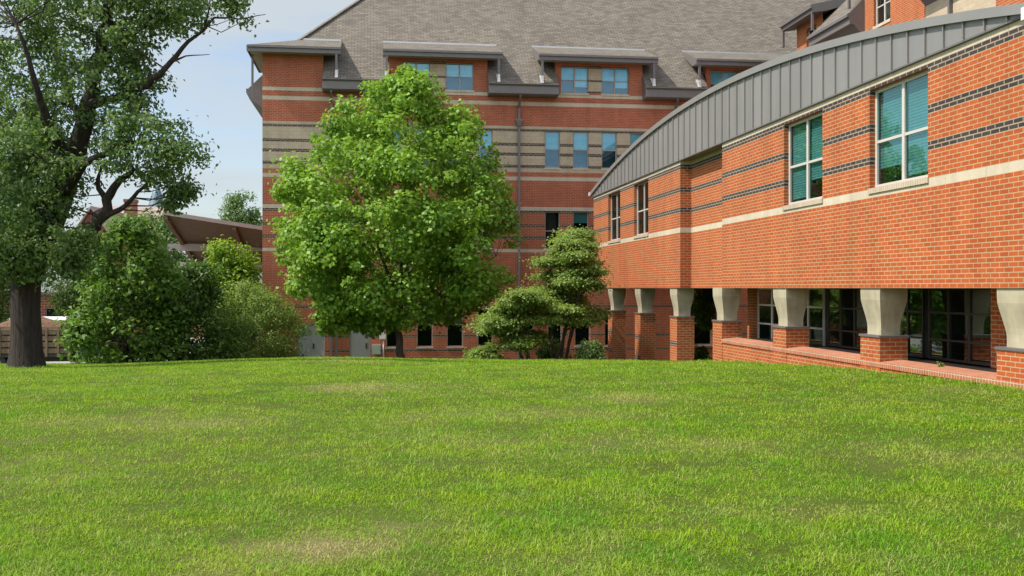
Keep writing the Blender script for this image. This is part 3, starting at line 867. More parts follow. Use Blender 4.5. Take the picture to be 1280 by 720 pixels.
def fill(C, rad, lpc, size, flat=.8, up=.6, loose=.3):
    m = np.maximum((lpc * (rad / rad.mean())**2).astype(int), 6)
    idx = np.repeat(np.arange(len(C)), m); n = len(idx)
    d = RNG.normal(size=(n, 3)); d /= np.linalg.norm(d, axis=1)[:, None]
    rr = (.3 + .7*RNG.random(n)**.5) * (1 + loose*np.abs(RNG.normal(size=n))*(RNG.random(n) < .45))
    P = C[idx] + d * (rad[idx]*rr)[:, None] * np.array([1, 1, flat])
    Nn = .75*d + RNG.normal(size=(n, 3))*.45; Nn[:, 2] += up
    Nn /= np.linalg.norm(Nn, axis=1)[:, None]
    S = size*(.65 + .7*RNG.random(n))
    return P, Nn, S

def plant(name, label, cat, base, blobs, leaf, lsize, lpc=150, aspect=.62, limbs=None, bark=BARKM, group=None, twigs=40, flat=.8, trunk_name='trunk', up=.6, stems=None, fold=.25, petals=0, tw_r=.02, loose=.3):
    """base=(X,Y,Z); blobs=[(rows,Y,n,(r0,r1),depth ratio)]; limbs=list of polylines [(x,y,Y,radius)...]"""
    root = empty(name, base); tag(root, label, cat, group)
    B = np.array(base)
    Cs, Rs = [], []
    for bl in blobs:
        C, r = blob_clumps(*bl[:5], *(bl[5:] if len(bl) > 5 else ()))
        Cs.append(C); Rs.append(r)
    C = np.concatenate(Cs); R = np.concatenate(Rs)
    tr = MB(); nodes = []
    if limbs:
        for lb_ in limbs:
            pts = []; rad = []
            for k, (x, y, Y, r) in enumerate(lb_):
                p = np.array(px(x, y, Y)) - B
                if pts:          # subdivide with a slight wander
                    p0 = pts[-1]; r0 = rad[-1]
                    for q in (1/3, 2/3):
                        pts.append(p0*(1-q) + p*q + RNG.normal(size=3)*(min(r0, .12)*.35 if r0 < .3 else 0)); rad.append(r0*(1-q) + r*q)
                pts.append(p); rad.append(r)
            tr.tube(pts, rad, 10 if rad[0] > .15 else 6)
            nodes += list(zip(pts, rad))
    else:
        tp = C.mean(0) - B
        for k in range(stems or 1):
            a = RNG.normal(size=3)*np.array([.25, .25, 0])*(1 if (stems or 1) > 1 else .1)
            t2 = tp + RNG.normal(size=3)*np.array([1, 1, .3])*(.17*abs(tp[2]) if (stems or 1) > 1 else .1)
            pts = [a + np.array([0, 0, -.2]), a*.9 + (t2 - a)*.35 + RNG.normal(size=3)*.05, (t2 + a)/2*1.2, t2]
            r0 = .03 + (.022 if (stems or 1) == 1 else .011)*abs(tp[2])
            rad = [r0, r0*.8, r0*.6, r0*.35]
            tr.tube(pts, rad, 7); nodes += list(zip(pts, rad))
    NP = np.array([q[0] for q in nodes]); NR = np.array([q[1] for q in nodes])
    sel = RNG.permutation(len(C))[:twigs]
    for i in sel:
        c = C[i] - B
        dd = np.linalg.norm(NP - c, axis=1) + np.where(NP[:, 2] > c[2] - .1, 1.0, 0)
        j = int(np.argmin(dd)); p = NP[j]
        r0 = min(NR[j]*.6, tw_r + .010*dd[j])
        m1 = p*.6 + c*.4 + np.array([0, 0, -.06*dd[j]]) + RNG.normal(size=3)*.05*dd[j]
        m2 = p*.25 + c*.75 + RNG.normal(size=3)*.05*dd[j]
        tr.tube([p, m1, m2, c + (c - m2)*.4], [r0, r0*.75, r0*.5, r0*.2], 5, cap=False)
    tr.build(trunk_name, bark, root)
    P, Nn, S = fill(C - B, R, lpc, lsize, flat, up, loose)
    leaves_mesh('crown', P, Nn, S, aspect, leaf, root, fold)
    if petals:
        pos = P[RNG.permutation(len(P))[:petals]] + RNG.normal(size=(petals, 3))*.02
        PP = np.repeat(pos, 6, 0) + RNG.normal(size=(petals*6, 3))*.035
        NN = RNG.normal(size=PP.shape); NN[:, 2] += .5; NN[:, 1] -= .8; NN /= np.linalg.norm(NN, axis=1)[:, None]
        leaves_mesh('blossoms', PP, NN, np.full(len(PP), .07), .8, M_PETAL, root)
    return root

def on_ground(x, Y):
    X = (x - 640)/F*Y
    return (X, Y, gz(X, Y))

# maple
MY = 41.0
rows = [(84, 503, 517), (98, 478, 535), (112, 446, 556), (130, 428, 572), (150, 402, 606), (172, 396, 622), (200, 352, 626), (225, 345, 634), (250, 340, 646), (280, 335, 652), (310, 337, 654), (340, 345, 655), (362, 362, 640), (385, 385, 600), (402, 392, 545), (416, 398, 440)]
b = on_ground(499, MY)
limbs = [[(500, 462, MY, .20), (499, 440, MY, .15), (501, 400, MY, .135), (500, 330, MY, .11), (506, 240, MY, .07), (508, 130, MY, .025)],
         [(500, 400, MY, .08), (450, 360, MY-.8, .05), (390, 330, MY-1.6, .02)], [(500, 395, MY, .08), (560, 360, MY-.5, .05), (620, 320, MY-.8, .02)],
         [(500, 380, MY, .08), (470, 300, MY-1.5, .05), (430, 220, MY-2.2, .02)], [(500, 360, MY, .08), (550, 280, MY+1.2, .05), (590, 210, MY+1.5, .02)],
         [(502, 350, MY, .07), (500, 290, MY-2, .045), (520, 210, MY-3, .02)], [(502, 330, MY, .07), (460, 250, MY+1.6, .045), (410, 190, MY+2, .02)],
         [(500, 405, MY, .06), (440, 395, MY-1.2, .04), (408, 408, MY-1.6, .015)]]
plant('maple_tree', 'round bright green maple standing alone on the lawn edge', 'tree', b,
      [(rows, MY, 170, (.45, .95), 1.0, .60), (rows, MY, 55, (.6, .95), .9, .05), ([(83, 502, 518), (98, 480, 534), (115, 455, 556)], MY, 34, (.18, .36), 1.0, .2), (rows, MY, 210, (.22, .42), 1.0, .93), ([(370, 385, 440), (395, 382, 445), (420, 392, 434)], MY - 1.4, 26, (.2, .36), 1.0)],
      M_MAPLE, .165, lpc=118, aspect=.85, limbs=limbs, twigs=110, bark=BARKM, loose=.24)

# oak
OY = 28.0
b = on_ground(35, OY)
lim = [[(33, 476, OY, .70), (33, 464, OY, .58), (33, 456, OY, .51), (33, 446, OY, .455), (33, 432, OY, .42), (33, 412, OY, .40), (32, 390, OY, .385), (32, 355, OY, .40), (40, 325, OY, .42), (60, 288, OY+.2, .36), (76, 250, OY+.3, .31), (90, 205, OY+.3, .275), (104, 160, OY+.2, .245), (111, 128, OY, .225), (118, 92, OY, .19), (128, 55, OY, .17), (134, 20, OY-.2, .14), (134, -30, OY-.3, .11), (128, -110, OY, .06)],
       [(36, 345, OY, .42), (10, 325, OY-.8, .30), (-25, 300, OY-1.6, .24), (-80, 255, OY-2, .15)],
       [(48, 318, OY, .28), (66, 305, OY-.6, .22), (100, 295, OY-.9, .19), (120, 282, OY-1, .17), (133, 250, OY-1, .13), (150, 225, OY-1, .09), (168, 210, OY-1, .05)],
       [(133, 250, OY-1, .09), (122, 228, OY-1, .06), (128, 205, OY-1, .03)], [(120, 282, OY-1, .1), (150, 262, OY-1.1, .07), (172, 240, OY-1.2, .05), (192, 222, OY-1.2, .03)],
       [(110, 135, OY, .16), (135, 125, OY-.4, .12), (165, 117, OY-.8, .10), (190, 98, OY-1, .085), (213, 78, OY-1.1, .07), (235, 52, OY-1.2, .05), (255, 38, OY-1.2, .035), (268, 22, OY-1.2, .03), (300, 24, OY-1.3, .018), (332, 18, OY-1.3, .008)],
       [(213, 78, OY-1.1, .04), (232, 70, OY-1.2, .02), (262, 68, OY-1.2, .008)], [(255, 38, OY-1.2, .03), (262, 5, OY-1, .02), (266, -25, OY-1, .012)],
       [(118, 92, OY, .12), (150, 55, OY-.5, .09), (185, 30, OY-.8, .06), (205, 0, OY-1, .04)],
       [(104, 160, OY+.2, .14), (84, 110, OY+1, .10), (70, 60, OY+1.5, .08), (60, 10, OY+1.8, .06), (55, -40, OY+2, .04)],
       [(20, 200, OY+1.5, .06), (30, 165, OY+1.5, .05), (33, 110, OY+1.5, .03)], [(60, 288, OY+.2, .2), (20, 240, OY+1, .13), (20, 190, OY+1.5, .09), (-10, 130, OY+2, .06)],
       [(90, 205, OY+.3, .16), (60, 150, OY-1.5, .10), (40, 90, OY-2.2, .07), (20, 30, OY-2.5, .04)],
       [(76, 250, OY+.3, .16), (105, 205, OY-1.6, .1), (150, 180, OY-2, .06), (210, 175, OY-2.2, .03)]]
obl = [([(-70, 20, 150), (-30, -30, 180), (20, -60, 170), (60, -60, 165), (110, -50, 150)], OY, 40, (.30, .62), 1.0, .25),
       ([(-25, 150, 262), (12, 132, 278), (38, 138, 270), (58, 165, 232)], OY - .8, 34, (.22, .46), 1.0, .2),
       ([(-12, 258, 318), (8, 262, 334), (24, 268, 334), (34, 280, 305)], OY - 1.2, 18, (.14, .30), .8, .2),
       ([(60, 130, 190), (85, 125, 215), (110, 128, 226), (135, 150, 205)], OY - .4, 26, (.22, .44), 1.0, .2),
       ([(145, 120, 225), (170, 108, 250), (195, 112, 266), (218, 125, 262), (232, 160, 240)], OY - 1.8, 34, (.24, .46), .9, .2),
       ([(100, -60, 110), (150, -70, 100), (200, -70, 95), (260, -70, 92), (305, -60, 88)], OY + .2, 80, (.3, .62), 1.0, .3),
       ([(285, -60, 95), (310, -60, 105), (340, -50, 82), (356, -40, 60)], OY - 1.6, 34, (.26, .5), .8, .3),
       ([(228, 205, 252), (250, 196, 246), (268, 205, 225)], OY - 1.3, 26, (.16, .32), .8, .2),
       ([(282, 55, 120), (305, 62, 138), (330, 58, 128), (350, 50, 105)], OY - 1.5, 34, (.16, .34), .7, .2),
       ([(150, -75, 60), (220, -75, 70), (290, -75, 60)], OY - 3.0, 24, (.28, .5), .6, .3)]
obl.append(([(-70, -60, 292), (0, -60, 275), (30, -60, 262), (60, -60, 235), (100, -60, 222), (130, -60, 226), (160, -60, 246), (200, -60, 264), (225, -60, 262), (234, -60, 112), (315, -60, 95)], OY - .6, 340, (.16, .38), .75, .15))
plant('oak_tree', 'large dark old oak with leaning ridged trunk at the lawn edge', 'tree', b, obl, M_OAK, .125, lpc=76, aspect=.55, limbs=lim, bark=BARK, twigs=240, flat=.75, up=.4, tw_r=.006, loose=.8)

# dogwoods by the facade
Y = 35.0
def pads(rows, Y, n, w, r):
    out = []
    ys = [q[0] for q in rows]
    for k in range(n):
        y = ys[0] + 6 + (ys[-1] - ys[0] - 12) * ((k + RNG.random()) / n)
        xa = np.interp(y, ys, [q[1] for q in rows]); xb = np.interp(y, ys, [q[2] for q in rows])
        hw = min((w[0] + (w[1] - w[0]) * RNG.random()) / 2, (xb - xa) / 2)
        cx = xa + hw + (xb - xa - 2*hw) * RNG.random(); h = 4 + 5*RNG.random(); tl = (RNG.random() - .5) * 6
        out.append(([(y - h, cx - hw*.5, cx + hw*.4), (y + tl*.3, cx - hw, cx + hw), (y + h, cx - hw*.7, cx + hw*.8)], Y + RNG.normal() * .7, max(10, int(hw * 1.15)), r, .9, .05))
    return out
plant('dogwood_tree', 'low layered pale green dogwood between the maple and the piers', 'tree', on_ground(645, Y),
      pads([(362, 634, 694), (378, 600, 704), (395, 582, 708), (412, 584, 706), (426, 600, 692), (438, 618, 672)], Y, 24, (46, 78), (.11, .28)), M_DOG, .10, lpc=62, flat=.42, stems=4, twigs=110, up=1.0, loose=1.1)
Y = 36.4
plant('dogwood_tree', 'taller arching dogwood against the facade beside the wing end', 'tree', on_ground(700, Y),
      pads([(286, 704, 744), (304, 678, 756), (325, 655, 766), (350, 636, 772), (375, 642, 775), (392, 668, 774), (408, 700, 768)], Y, 34, (44, 80), (.11, .30)), M_FINE, .10, lpc=62, flat=.45, stems=5, twigs=140, up=.9, loose=1.1)
Y = 47.2
plant('courtyard_tree', 'bright green small tree glimpsed between the piers under the wing', 'tree', on_ground(880, Y),
      [([(325, 858, 905), (350, 850, 912), (375, 852, 912), (398, 862, 905), (412, 872, 895)], Y, 70, (.25, .45), .6, .3)], M_SHRUB, .12, lpc=110, stems=2, twigs=20)
# low shrubs at the facade
Y = 34.4
plant('low_shrub', 'low broad leafed shrub under the pale dogwood', 'shrub', on_ground(600, Y), [([(430, 610, 622), (436, 588, 628), (444, 576, 630), (452, 570, 632)], Y, 40, (.14, .28), .8)], M_DOG, .10, lpc=90, stems=4, twigs=12)
plant('rose_bush', 'small bush dotted with white blooms beside the first pier', 'shrub', on_ground(738, Y), [([(427, 726, 750), (436, 720, 757), (446, 717, 758), (453, 720, 758)], Y, 40, (.13, .26), .8)], M_ROSE, .075, lpc=110, stems=4, twigs=14, petals=26)
Y = 43.5
plant('low_shrub', 'dark low shrub in shade between dogwood and rose bush', 'shrub', on_ground(690, Y), [([(425, 672, 705), (438, 665, 714), (452, 664, 716)], Y, 30, (.15, .3), .6)], M_DSHRUB, .09, lpc=90, stems=3, twigs=8)
Y = 43.0
plant('low_shrub', 'small yellow green shrub seen between third and fourth pier', 'shrub', on_ground(876, Y), [([(434, 870, 884), (444, 866, 888), (456, 866, 890)], Y, 20, (.13, .25), .8)], M_SHRUB, .10, lpc=80, stems=3, twigs=6)
Y = 18.6
b = (CZ - SL*Y - .1, Y, gz(CZ - SL*Y - .3, Y))
plant('seedling', 'tiny sprig of leaves growing at the low wall sill', 'weed', (b[0] - .02, b[1], -1.56), [([(450, 1172, 1178), (456, 1168, 1180), (464, 1170, 1178)], Y, 6, (.03, .06), .8)], M_DOG, .055, lpc=7, twigs=4, tw_r=.003, limbs=[[(1176, 466, Y, .006), (1175, 458, Y, .005), (1175, 452, Y, .003)]])

# left shrubs
Y = 36.0
plant('broadleaf_shrub', 'tall glossy broadleaf shrub right beside the oak trunk', 'shrub', on_ground(150, Y),
      [([(272, 150, 185), (290, 125, 205), (320, 108, 222), (355, 96, 232), (385, 90, 236), (405, 80, 236), (425, 72, 232), (445, 82, 228), (460, 95, 222)], Y, 150, (.26, .62), .8, .5),
       ([(400, 88, 120), (420, 74, 130), (438, 76, 128)], Y - 1.6, 24, (.2, .34), .8)], M_SHRUB, .185, lpc=70, aspect=.55, stems=5, twigs=60, loose=.45)
Y = 38.0
plant('broadleaf_shrub', 'mid height leafy shrub in the middle of the hedge left of the maple', 'shrub', on_ground(225, Y),
      [([(330, 205, 262), (345, 192, 285), (370, 185, 296), (400, 180, 300), (430, 178, 305), (458, 180, 305)], Y, 110, (.26, .6), .8, .5)], M_DSHRUB, .15, lpc=80, stems=5, twigs=50, loose=.45)
Y = 39.5
plant('fine_leaf_shrub', 'grey green fine leafed shrub at right end of the hedge', 'shrub', on_ground(315, Y),
      [([(354, 290, 325), (366, 258, 356), (385, 246, 378), (410, 244, 388), (435, 250, 388), (456, 258, 384)], Y, 170, (.2, .42), .7, .4)], M_FINE, .075, lpc=180, stems=6, twigs=60, loose=.6)
Y = 50.0
plant('broadleaf_shrub', 'sunlit yellow green shrub under the timber canopy by the building corner', 'shrub', (-14.6, 47.5, gz(-14.6, 47.5)),
      [([(302, 262, 305), (318, 246, 326), (340, 243, 330), (365, 246, 332), (400, 250, 332), (440, 252, 330)], 47.5, 120, (.28, .55), .7, .4)], M_BRIGHT, .16, lpc=110, stems=4, twigs=30, loose=.5)
for (lab, x, Y, rows, n, m, ls) in (
    ('distant pale tree rising above the canopy beside the building corner', 305, 95, [(238, 292, 315), (252, 280, 326), (268, 274, 338), (290, 274, 345), (330, 280, 340)], 70, M_FAR, .24),
    ('background tree below the blue spire behind the canopy end', 200, 82, [(262, 170, 215), (275, 160, 232), (300, 150, 245), (340, 150, 250), (390, 160, 245)], 110, M_FAR, .24),
    ('background tree mass under the timber canopy left of the building corner', 285, 72, [(318, 240, 320), (335, 225, 350), (360, 225, 350), (400, 230, 350)], 80, M_FAR, .2),
    ('shaded background tree directly right of the oak trunk', 95, 58, [(292, 70, 130), (320, 55, 150), (350, 52, 155), (375, 55, 140), (394, 62, 100)], 100, M_DSHRUB, .17),
    ('shaded background tree at far left edge behind the oak', -10, 55, [(300, -60, 30), (340, -70, 40), (380, -60, 34), (412, -50, 20), (425, -40, 12)], 90, M_DSHRUB, .17),
    ('tall background tree behind the oak crown at left edge', -60, 75, [(150, -120, 20), (220, -150, 50), (300, -150, 60), (370, -130, 40)], 120, M_FAR, .22)):
    X = (x-640)/F*Y
    plant('background_tree', lab, 'tree', (X, Y, gz(X, Y)), [(rows, Y, n, (.5, 1.1), .9, .4)], m, ls, lpc=110, stems=1, twigs=25, group='trees in the background', tw_r=.03)

# ------------------------------------------------------------------ canopy behind left corner
can = empty('timber_canopy', px(268, 360, 62)[:2] + (-3.95,), TH)
tag(can, 'brown upswept timber canopy roof with pale cross beams by the building corner', 'canopy')
inv = can.location.copy()
def cl_(x, y, Y):
    p = px(x, y, Y); dx, dy = p[0] - inv[0], p[1] - inv[1]
    return (dx*CT + dy*ST, -dx*ST + dy*CT, p[2] + 3.95)
A, B_, C_, D_ = cl_(204, 266, 58), cl_(345, 288, 60), cl_(352, 338, 68), cl_(252, 338, 68)
q = MB()
up = lambda p, h: (p[0], p[1], p[2] + h)
q.hexa([up(D_, -.12), up(C_, -.12), up(B_, -.12), up(A, -.12)], [up(D_, .1), up(C_, .1), up(B_, .1), up(A, .1)])
q.build('roof', WOOD2, can)
q = MB(); q.beam(A, B_, .25, .22); q.build('fascia', PAVWHITE, can)
def lerp(a, b, t): return tuple(a[i]*(1-t) + b[i]*t for i in range(3))
for t in (0.02, .62):
    q = MB(); q.beam(up(lerp(A, B_, t), -.2), up(lerp(D_, C_, t), -.2), .22, .3); q.build('rafter', WOOD2, can)
for t, ex in ((.42, .06), (.75, .06)):
    a = lerp(A, D_, t); b2 = lerp(B_, C_, t); a2 = (a[0] - .8, a[1], a[2]); b3 = (b2[0], b2[1], a[2])
    q = MB(); q.beam(up(a2, -.5), up(b3, -.5), .22, .42); q.build('cross_beam', PAVWHITE, can)
for t in (.25, .9):
    a = lerp(lerp(A, B_, t), lerp(D_, C_, t), .5)
    q = MB(); q.beam((a[0], a[1], 0), up(a, -.2), .3, .3); q.build('post', WOOD2, can)

# ------------------------------------------------------------------ distant buildings
def gable_house(name, label, x0, x1, ye, yr, Y, dp, mw, mr):
    c = px((x0+x1)/2, 360, Y); h = empty(name, (c[0], Y, -3.95), TH*.5); tag(h, label, 'building')
    W = (x1-x0)/F*Y/2; ze = (360-ye)/F*Y + 3.95; zr_ = (360-yr)/F*Y + 3.95
    q = MB(); q.box(-W, W, 0, dp, 0, ze); q.face([(-W, 0, ze), (W, 0, ze), (0, 0, zr_)]); q.face([(-W, dp, ze), (W, dp, ze), (0, dp, zr_)])
    q.build('wall', mw, h)
    q = MB(); o = .5
    for s in (-1, 1):
        q.hexa([(s*(W+o), -o, ze-.4), (0, -o, zr_+.02), (0, dp+o, zr_+.02), (s*(W+o), dp+o, ze-.4)], [(s*(W+o), -o, ze-.1), (0, -o, zr_+.35), (0, dp+o, zr_+.35), (s*(W+o), dp+o, ze-.1)])
    r = q.build('roof', mr, h)
    return h, W, ze, zr_, r
FB_ = brick('far_red_brick', (.32, .08, .045), (.26, .065, .04), (.35, .28, .2), bw=.5, rh=.2, ms=.02)
h, W, ze, zr_, r = gable_house('gabled_house', 'distant red brick gabled hall seen through the oak branches', 96, 134, 292, 261, 130, 14, FB_, SLATE)
for k in (-1, 1):
    q = MB(); q.box(k*1.0 - .45, k*1.0 + .45, -.05, .12, ze - 2.4, ze - .6); q.build('window', ROOM, h)
# cross roof with chimney
c = px(152, 360, 140); h2 = empty('gabled_house', (c[0], 140, -3.95), TH); tag(h2, 'distant hall with pale sunlit roof and tall brick chimney', 'building')
q = MB(); k = 140/F
q.box(-4, 4.6, 0, 10, 0, 11.9); q.build('wall', FB_, h2)
q = MB(); q.prism_x([(-.6, 11.6), (5, 15.6), (10.6, 11.6)], -4.3, 4.9); r = q.build('roof', SLATE, h2)
q = MB(); q.box(.1, 1.6, 1.0, 2.4, 11, 15.9); q.box(0, 1.7, .9, 2.5, 15.9, 16.3); q.build('chimney', FB_, r)
q = MB(); q.beam((4.4, -.7, 11.8), (4.95, 5, 15.9), .3, .3); q.build('verge', SLATE, r)
# spire
c = px(196, 360, 150); sp = empty('spire_tower', (c[0], 150, -3.95)); tag(sp, 'distant round tower with blue grey conical spire', 'tower')
q = MB(); q.tube([(0, 0, 0), (0, 0, 13.8)], [1.9, 1.9], 20); q.build('wall', FB_, sp)
q = MB(); q.tube([(0, 0, 13.6), (0, 0, 14.0), (0, 0, 17.5), (0, 0, 20.0)], [2.2, 1.85, .8, .06], 16); s_ = q.build('spire', SPIREM, sp)
q = MB(); q.tube([(0, 0, 19.9), (0, 0, 21.2)], [.07, .03], 6); q.tube([(0, 0, 20.3), (0, 0, 20.5), (0, 0, 20.7)], [.05, .2, .05], 8); q.build('finial', SPIREM, s_)
# low brick building behind the truck
lbx = px(60, 360, 78); lbd = empty('brick_building', (lbx[0], 78, -3.95), TH); tag(lbd, 'low flat roofed brick building in shade behind the loaded truck', 'building')
q = MB()
lop = [(-8 + 2.6*k, -6.6 + 2.6*k, 1.0, 2.4) for k in range(7)]
q.wall(-10, 12, 0, 3.4, 0, lop, [], 0, .15, -1); q.box(-10, 12, .3, 9, 0, 3.35); q.build('wall', FB_, lbd)
q = MB(); q.box(-10.2, 12.2, -.2, 9.2, 3.4, 3.62); q.build('roof_edge', GUTTER, lbd)
for o in lop: window(lbd, *o, .15, -1, FRAMET, 1, .5, GLASSD, None, None, fw=.05, room_d=.14)

# ------------------------------------------------------------------ drive, truck, pickup
q = MB(); ZR = -3.946
pl = [(-34, 46.5), (-17.5, 47), (-19, 66), (-24, 110), (-44, 110), (-42, 66)]
GZf = lambda p: float(ground(p[0], p[1]))
q.face([(p[0], p[1], -3.90) for p in pl]); q.face([(p[0], p[1], -3.99) for p in reversed(pl)])
for i in range(len(pl)):
    j = (i+1) % len(pl); q.face([(pl[i][0], pl[i][1], -3.99), (pl[j][0], pl[j][1], -3.99), (pl[j][0], pl[j][1], -3.9), (pl[i][0], pl[i][1], -3.9)])
tag(q.build('road', ASPH), kind='structure')
q = MB()
for a, b in ((pl[1], pl[2]), (pl[2], pl[3])):
    q.beam((a[0]+.1, a[1], -3.86), (b[0]+.1, b[1], -3.86), .15, .22)
tag(q.build('kerb', KERB), kind='structure')

def wheel(parent, x, y, r, w_):
    q = MB(); q.tube([(x, y - w_/2, r), (x, y - w_*.4, r), (x, y + w_*.4, r), (x, y + w_/2, r)], [r*.9, r, r, r*.9], 22); o = q.build('wheel', BLACK, parent)
    q = MB(); q.tube([(x, y - w_/2 - .012, r), (x, y - w_/2 + .02, r)], [r*.55, r*.58], 16); q.tube([(x, y + w_/2 - .02, r), (x, y + w_/2 + .012, r)], [r*.55, r*.55], 16); q.build('rim', GUTTER, o)
TY = 46.8
tx0 = px(44, 360, TY)[0]
tk = empty('stake_truck', (tx0, TY, -3.9), math.radians(4)); tag(tk, 'board sided stake truck loaded with brown mulch parked behind the oak trunk', 'truck')
q = MB(); q.box(-2.2, 2.0, -1.1, 1.1, .78, .92); q.box(-2.2, 4.0, -.5, .5, .55, .77); q.build('chassis', BRONZE, tk)
q = MB()
for sy in (-1.1, 1.04):
    for z in (.96, 1.24, 1.52, 1.80): q.box(-2.2, 2.0, sy, sy + .05, z, z + .22)
    for x in np.linspace(-2.15, 1.95, 9): q.box(x - .05, x + .05, sy - .05 if sy < 0 else sy + .052, sy - .003 if sy < 0 else sy + .1, .80, 2.12)
    q.box(-2.25, 2.05, sy - .03, sy + .08, 2.06, 2.16)
for x in (-2.24, 2.0):
    for z in (.96, 1.24, 1.52, 1.80): q.box(x, x + .04, -1.02, 1.02, z, z + .22)
q.build('stake_side', WOOD, tk)
n = 22; q = MB()
hf = lambda u, v: 1.95 + .55*math.sin(math.pi*u)*math.sin(math.pi*v) + .18*float(vnoise(np.array(u*7.), np.array(v*5.)))
for i in range(n):
    for j in range(12):
        cs = [(i/n, j/12), ((i+1)/n, j/12), ((i+1)/n, (j+1)/12), (i/n, (j+1)/12)]
        q.face([(-2.15 + 4.1*u, -1.0 + 2.0*v, hf(u, v)) for u, v in cs], 0, True)
tag(q.build('mulch_load', MULCH, tk))
q = MB(); pr_ = [(2.2, .7), (4.3, .7), (4.35, 1.35), (3.7, 1.5), (3.45, 2.3), (2.2, 2.35)]
q.hexa([(p[0], -1.0, p[1]) for p in pr_], [(p[0], 1.0, p[1]) for p in pr_]); cab = q.build('cab', CARP, tk, bevel=.05)
q = MB(); q.face([(2.4, -1.012, 1.55), (3.55, -1.012, 1.55), (3.35, -1.012, 2.2), (2.4, -1.012, 2.2)]); q.build('side_window', GLASSD, cab)
for x in (-1.3, 3.3):
    for y in (-.95, .95): wheel(tk, x, y, .46, .28)
VY = 60.0
vx = px(66, 360, VY)[0]
v = empty('parked_van', (vx, VY, -3.9), math.radians(6)); tag(v, 'dark green van with white roof parked beyond the mulch truck', 'van')
q = MB(); pr_ = [(-2.3, .4), (2.4, .4), (2.45, 1.05), (1.75, 1.25), (1.3, 2.02), (-2.25, 2.02)]
q.hexa([(p[0], -.95, p[1]) for p in pr_], [(p[0], .95, p[1]) for p in pr_]); body = q.build('body', CARP, v, bevel=.06)
q = MB(); q.hexa([(-2.28, -.93, 2.02), (1.32, -.93, 2.02), (1.32, .93, 2.02), (-2.28, .93, 2.02)], [(-2.15, -.8, 2.2), (1.1, -.8, 2.2), (1.1, .8, 2.2), (-2.15, .8, 2.2)]); q.build('van_roof', WHITEP, v, bevel=.04)
for a, b2 in ((-2.05, -.9), (-.75, .3)):
    q = MB(); q.face([(a, -.963, 1.3), (b2, -.963, 1.3), (b2, -.963, 1.85), (a, -.963, 1.85)]); q.build('side_window', GLASSD, v)
q = MB(); q.face([(.45, -.963, 1.3), (1.45, -.963, 1.3), (1.2, -.963, 1.85), (.45, -.963, 1.85)]); q.build('side_window', GLASSD, v)
for x in (-1.5, 1.6):
    for y in (-.82, .82): wheel(v, x, y, .36, .24)

# ------------------------------------------------------------------ utility boxes at the facade
def on_facade(x, out=.0):
    a = MA(x); return (a*CT + out*ST, MZ + a*ST - out*CT)
p = on_facade(478, .2)
ub = empty('utility_box', (p[0], p[1], -3.95), TH); tag(ub, 'small white electrical box on a thin post beside the right grey door', 'utility box')
q = MB(); q.box(-.16, .16, -.1, .1, 1.44, 1.76); q.build('box', WHITEP, ub, bevel=.012)
q = MB(); q.tube([(.05, 0, 0), (.05, 0, 1.44)], [.035, .035], 8); q.build('post', FRAMEL, ub)
p = on_facade(470.5, .14)
ub = empty('utility_box', (p[0], p[1], -3.95), TH); tag(ub, 'grey green meter cabinet low on the brick between door and window', 'utility box')
q = MB(); q.box(-.22, .22, -.1, .12, .68, 1.16); cb = q.build('cabinet', BOXG, ub, bevel=.012)
q = MB(); q.box(-.19, .19, -.115, -.102, .71, 1.13); q.build('lid', BOXG, ub)

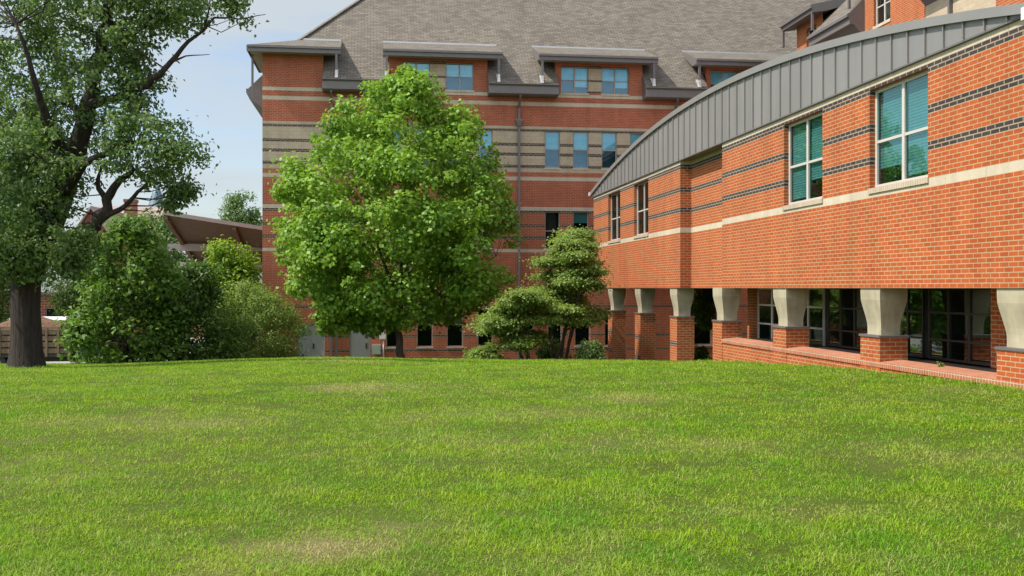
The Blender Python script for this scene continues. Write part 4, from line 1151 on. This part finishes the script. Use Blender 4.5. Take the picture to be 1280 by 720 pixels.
# ------------------------------------------------------------------ light, sky, camera
EL = math.radians(54)
az_off = math.radians(-6)             # just in front of the facade plane
base = math.pi/2 + TH + math.pi/2     # outward normal of the wing
ang = base - az_off
sx, sy = math.cos(ang), math.sin(ang)
sd = bpy.data.lights.new('sun', 'SUN'); sd.energy = 4.8; sd.angle = math.radians(.53); sd.color = (1, .93, .82)
so = bpy.data.objects.new('sun', sd); col.objects.link(so)
from mathutils import Vector
so.rotation_euler = Vector((sx*math.cos(EL), sy*math.cos(EL), math.sin(EL))).to_track_quat('Z', 'Y').to_euler()
so.location = (-40, 0, 50)
wd = bpy.data.worlds.new('World'); scene.world = wd; wd.use_nodes = True
nt = wd.node_tree; bg = nt.nodes['Background']
sky = N(nt, 'ShaderNodeTexSky', sky_type='NISHITA'); sky.sun_disc = False
sky.sun_elevation = EL; sky.sun_rotation = math.atan2(sx, sy); sky.air_density = 1.0; sky.dust_density = 1.6; sky.ozone_density = 1.0
tc = N(nt, 'ShaderNodeTexCoord'); mp = N(nt, 'ShaderNodeMapping'); mp.inputs['Scale'].default_value = (1.3, 1.3, 9); mp.inputs['Rotation'].default_value = (0.12, 0.05, .3)
nt.links.new(tc.outputs['Generated'], mp.inputs['Vector'])
f = noise(nt, 1.6, 6, mp.outputs[0], .55)
f = ramp(nt, f, .38, .58)
mu = N(nt, 'ShaderNodeMath', operation='MULTIPLY'); nt.links.new(f, mu.inputs[0]); mu.inputs[1].default_value = .92
sep = N(nt, 'ShaderNodeSeparateXYZ'); nt.links.new(tc.outputs['Generated'], sep.inputs[0])
cc = mixc(nt, ramp(nt, sep.outputs['Y'], .55, -.2), (3.3, 3.62, 3.85), (9.5, 9.7, 9.9))  # brighter unseen cloud added behind the camera as fill for shaded faces
c = mixc(nt, mu.outputs[0], sky.outputs[0], cc)
nt.links.new(c, bg.inputs['Color']); bg.inputs['Strength'].default_value = .15

cd = bpy.data.cameras.new('camera'); cam = bpy.data.objects.new('camera', cd); col.objects.link(cam)
cd.sensor_width = 36; cd.lens = 36*F/1280; cd.clip_end = 3000; cd.clip_start = .05
cam.location = (0, 0, 0); cam.rotation_euler = (math.pi/2, 0, 0)
scene.camera = cam
vs = scene.view_settings
scene.display_settings.display_device = 'sRGB'
vs.view_transform = 'Standard'; vs.look = 'None'; vs.gamma = 1; vs.exposure = .36; vs.use_curve_mapping = False
scene.cycles.max_bounces = 8; scene.cycles.transparent_max_bounces = 12
scene.cycles.use_denoising = True
print('blades', NBLADES)
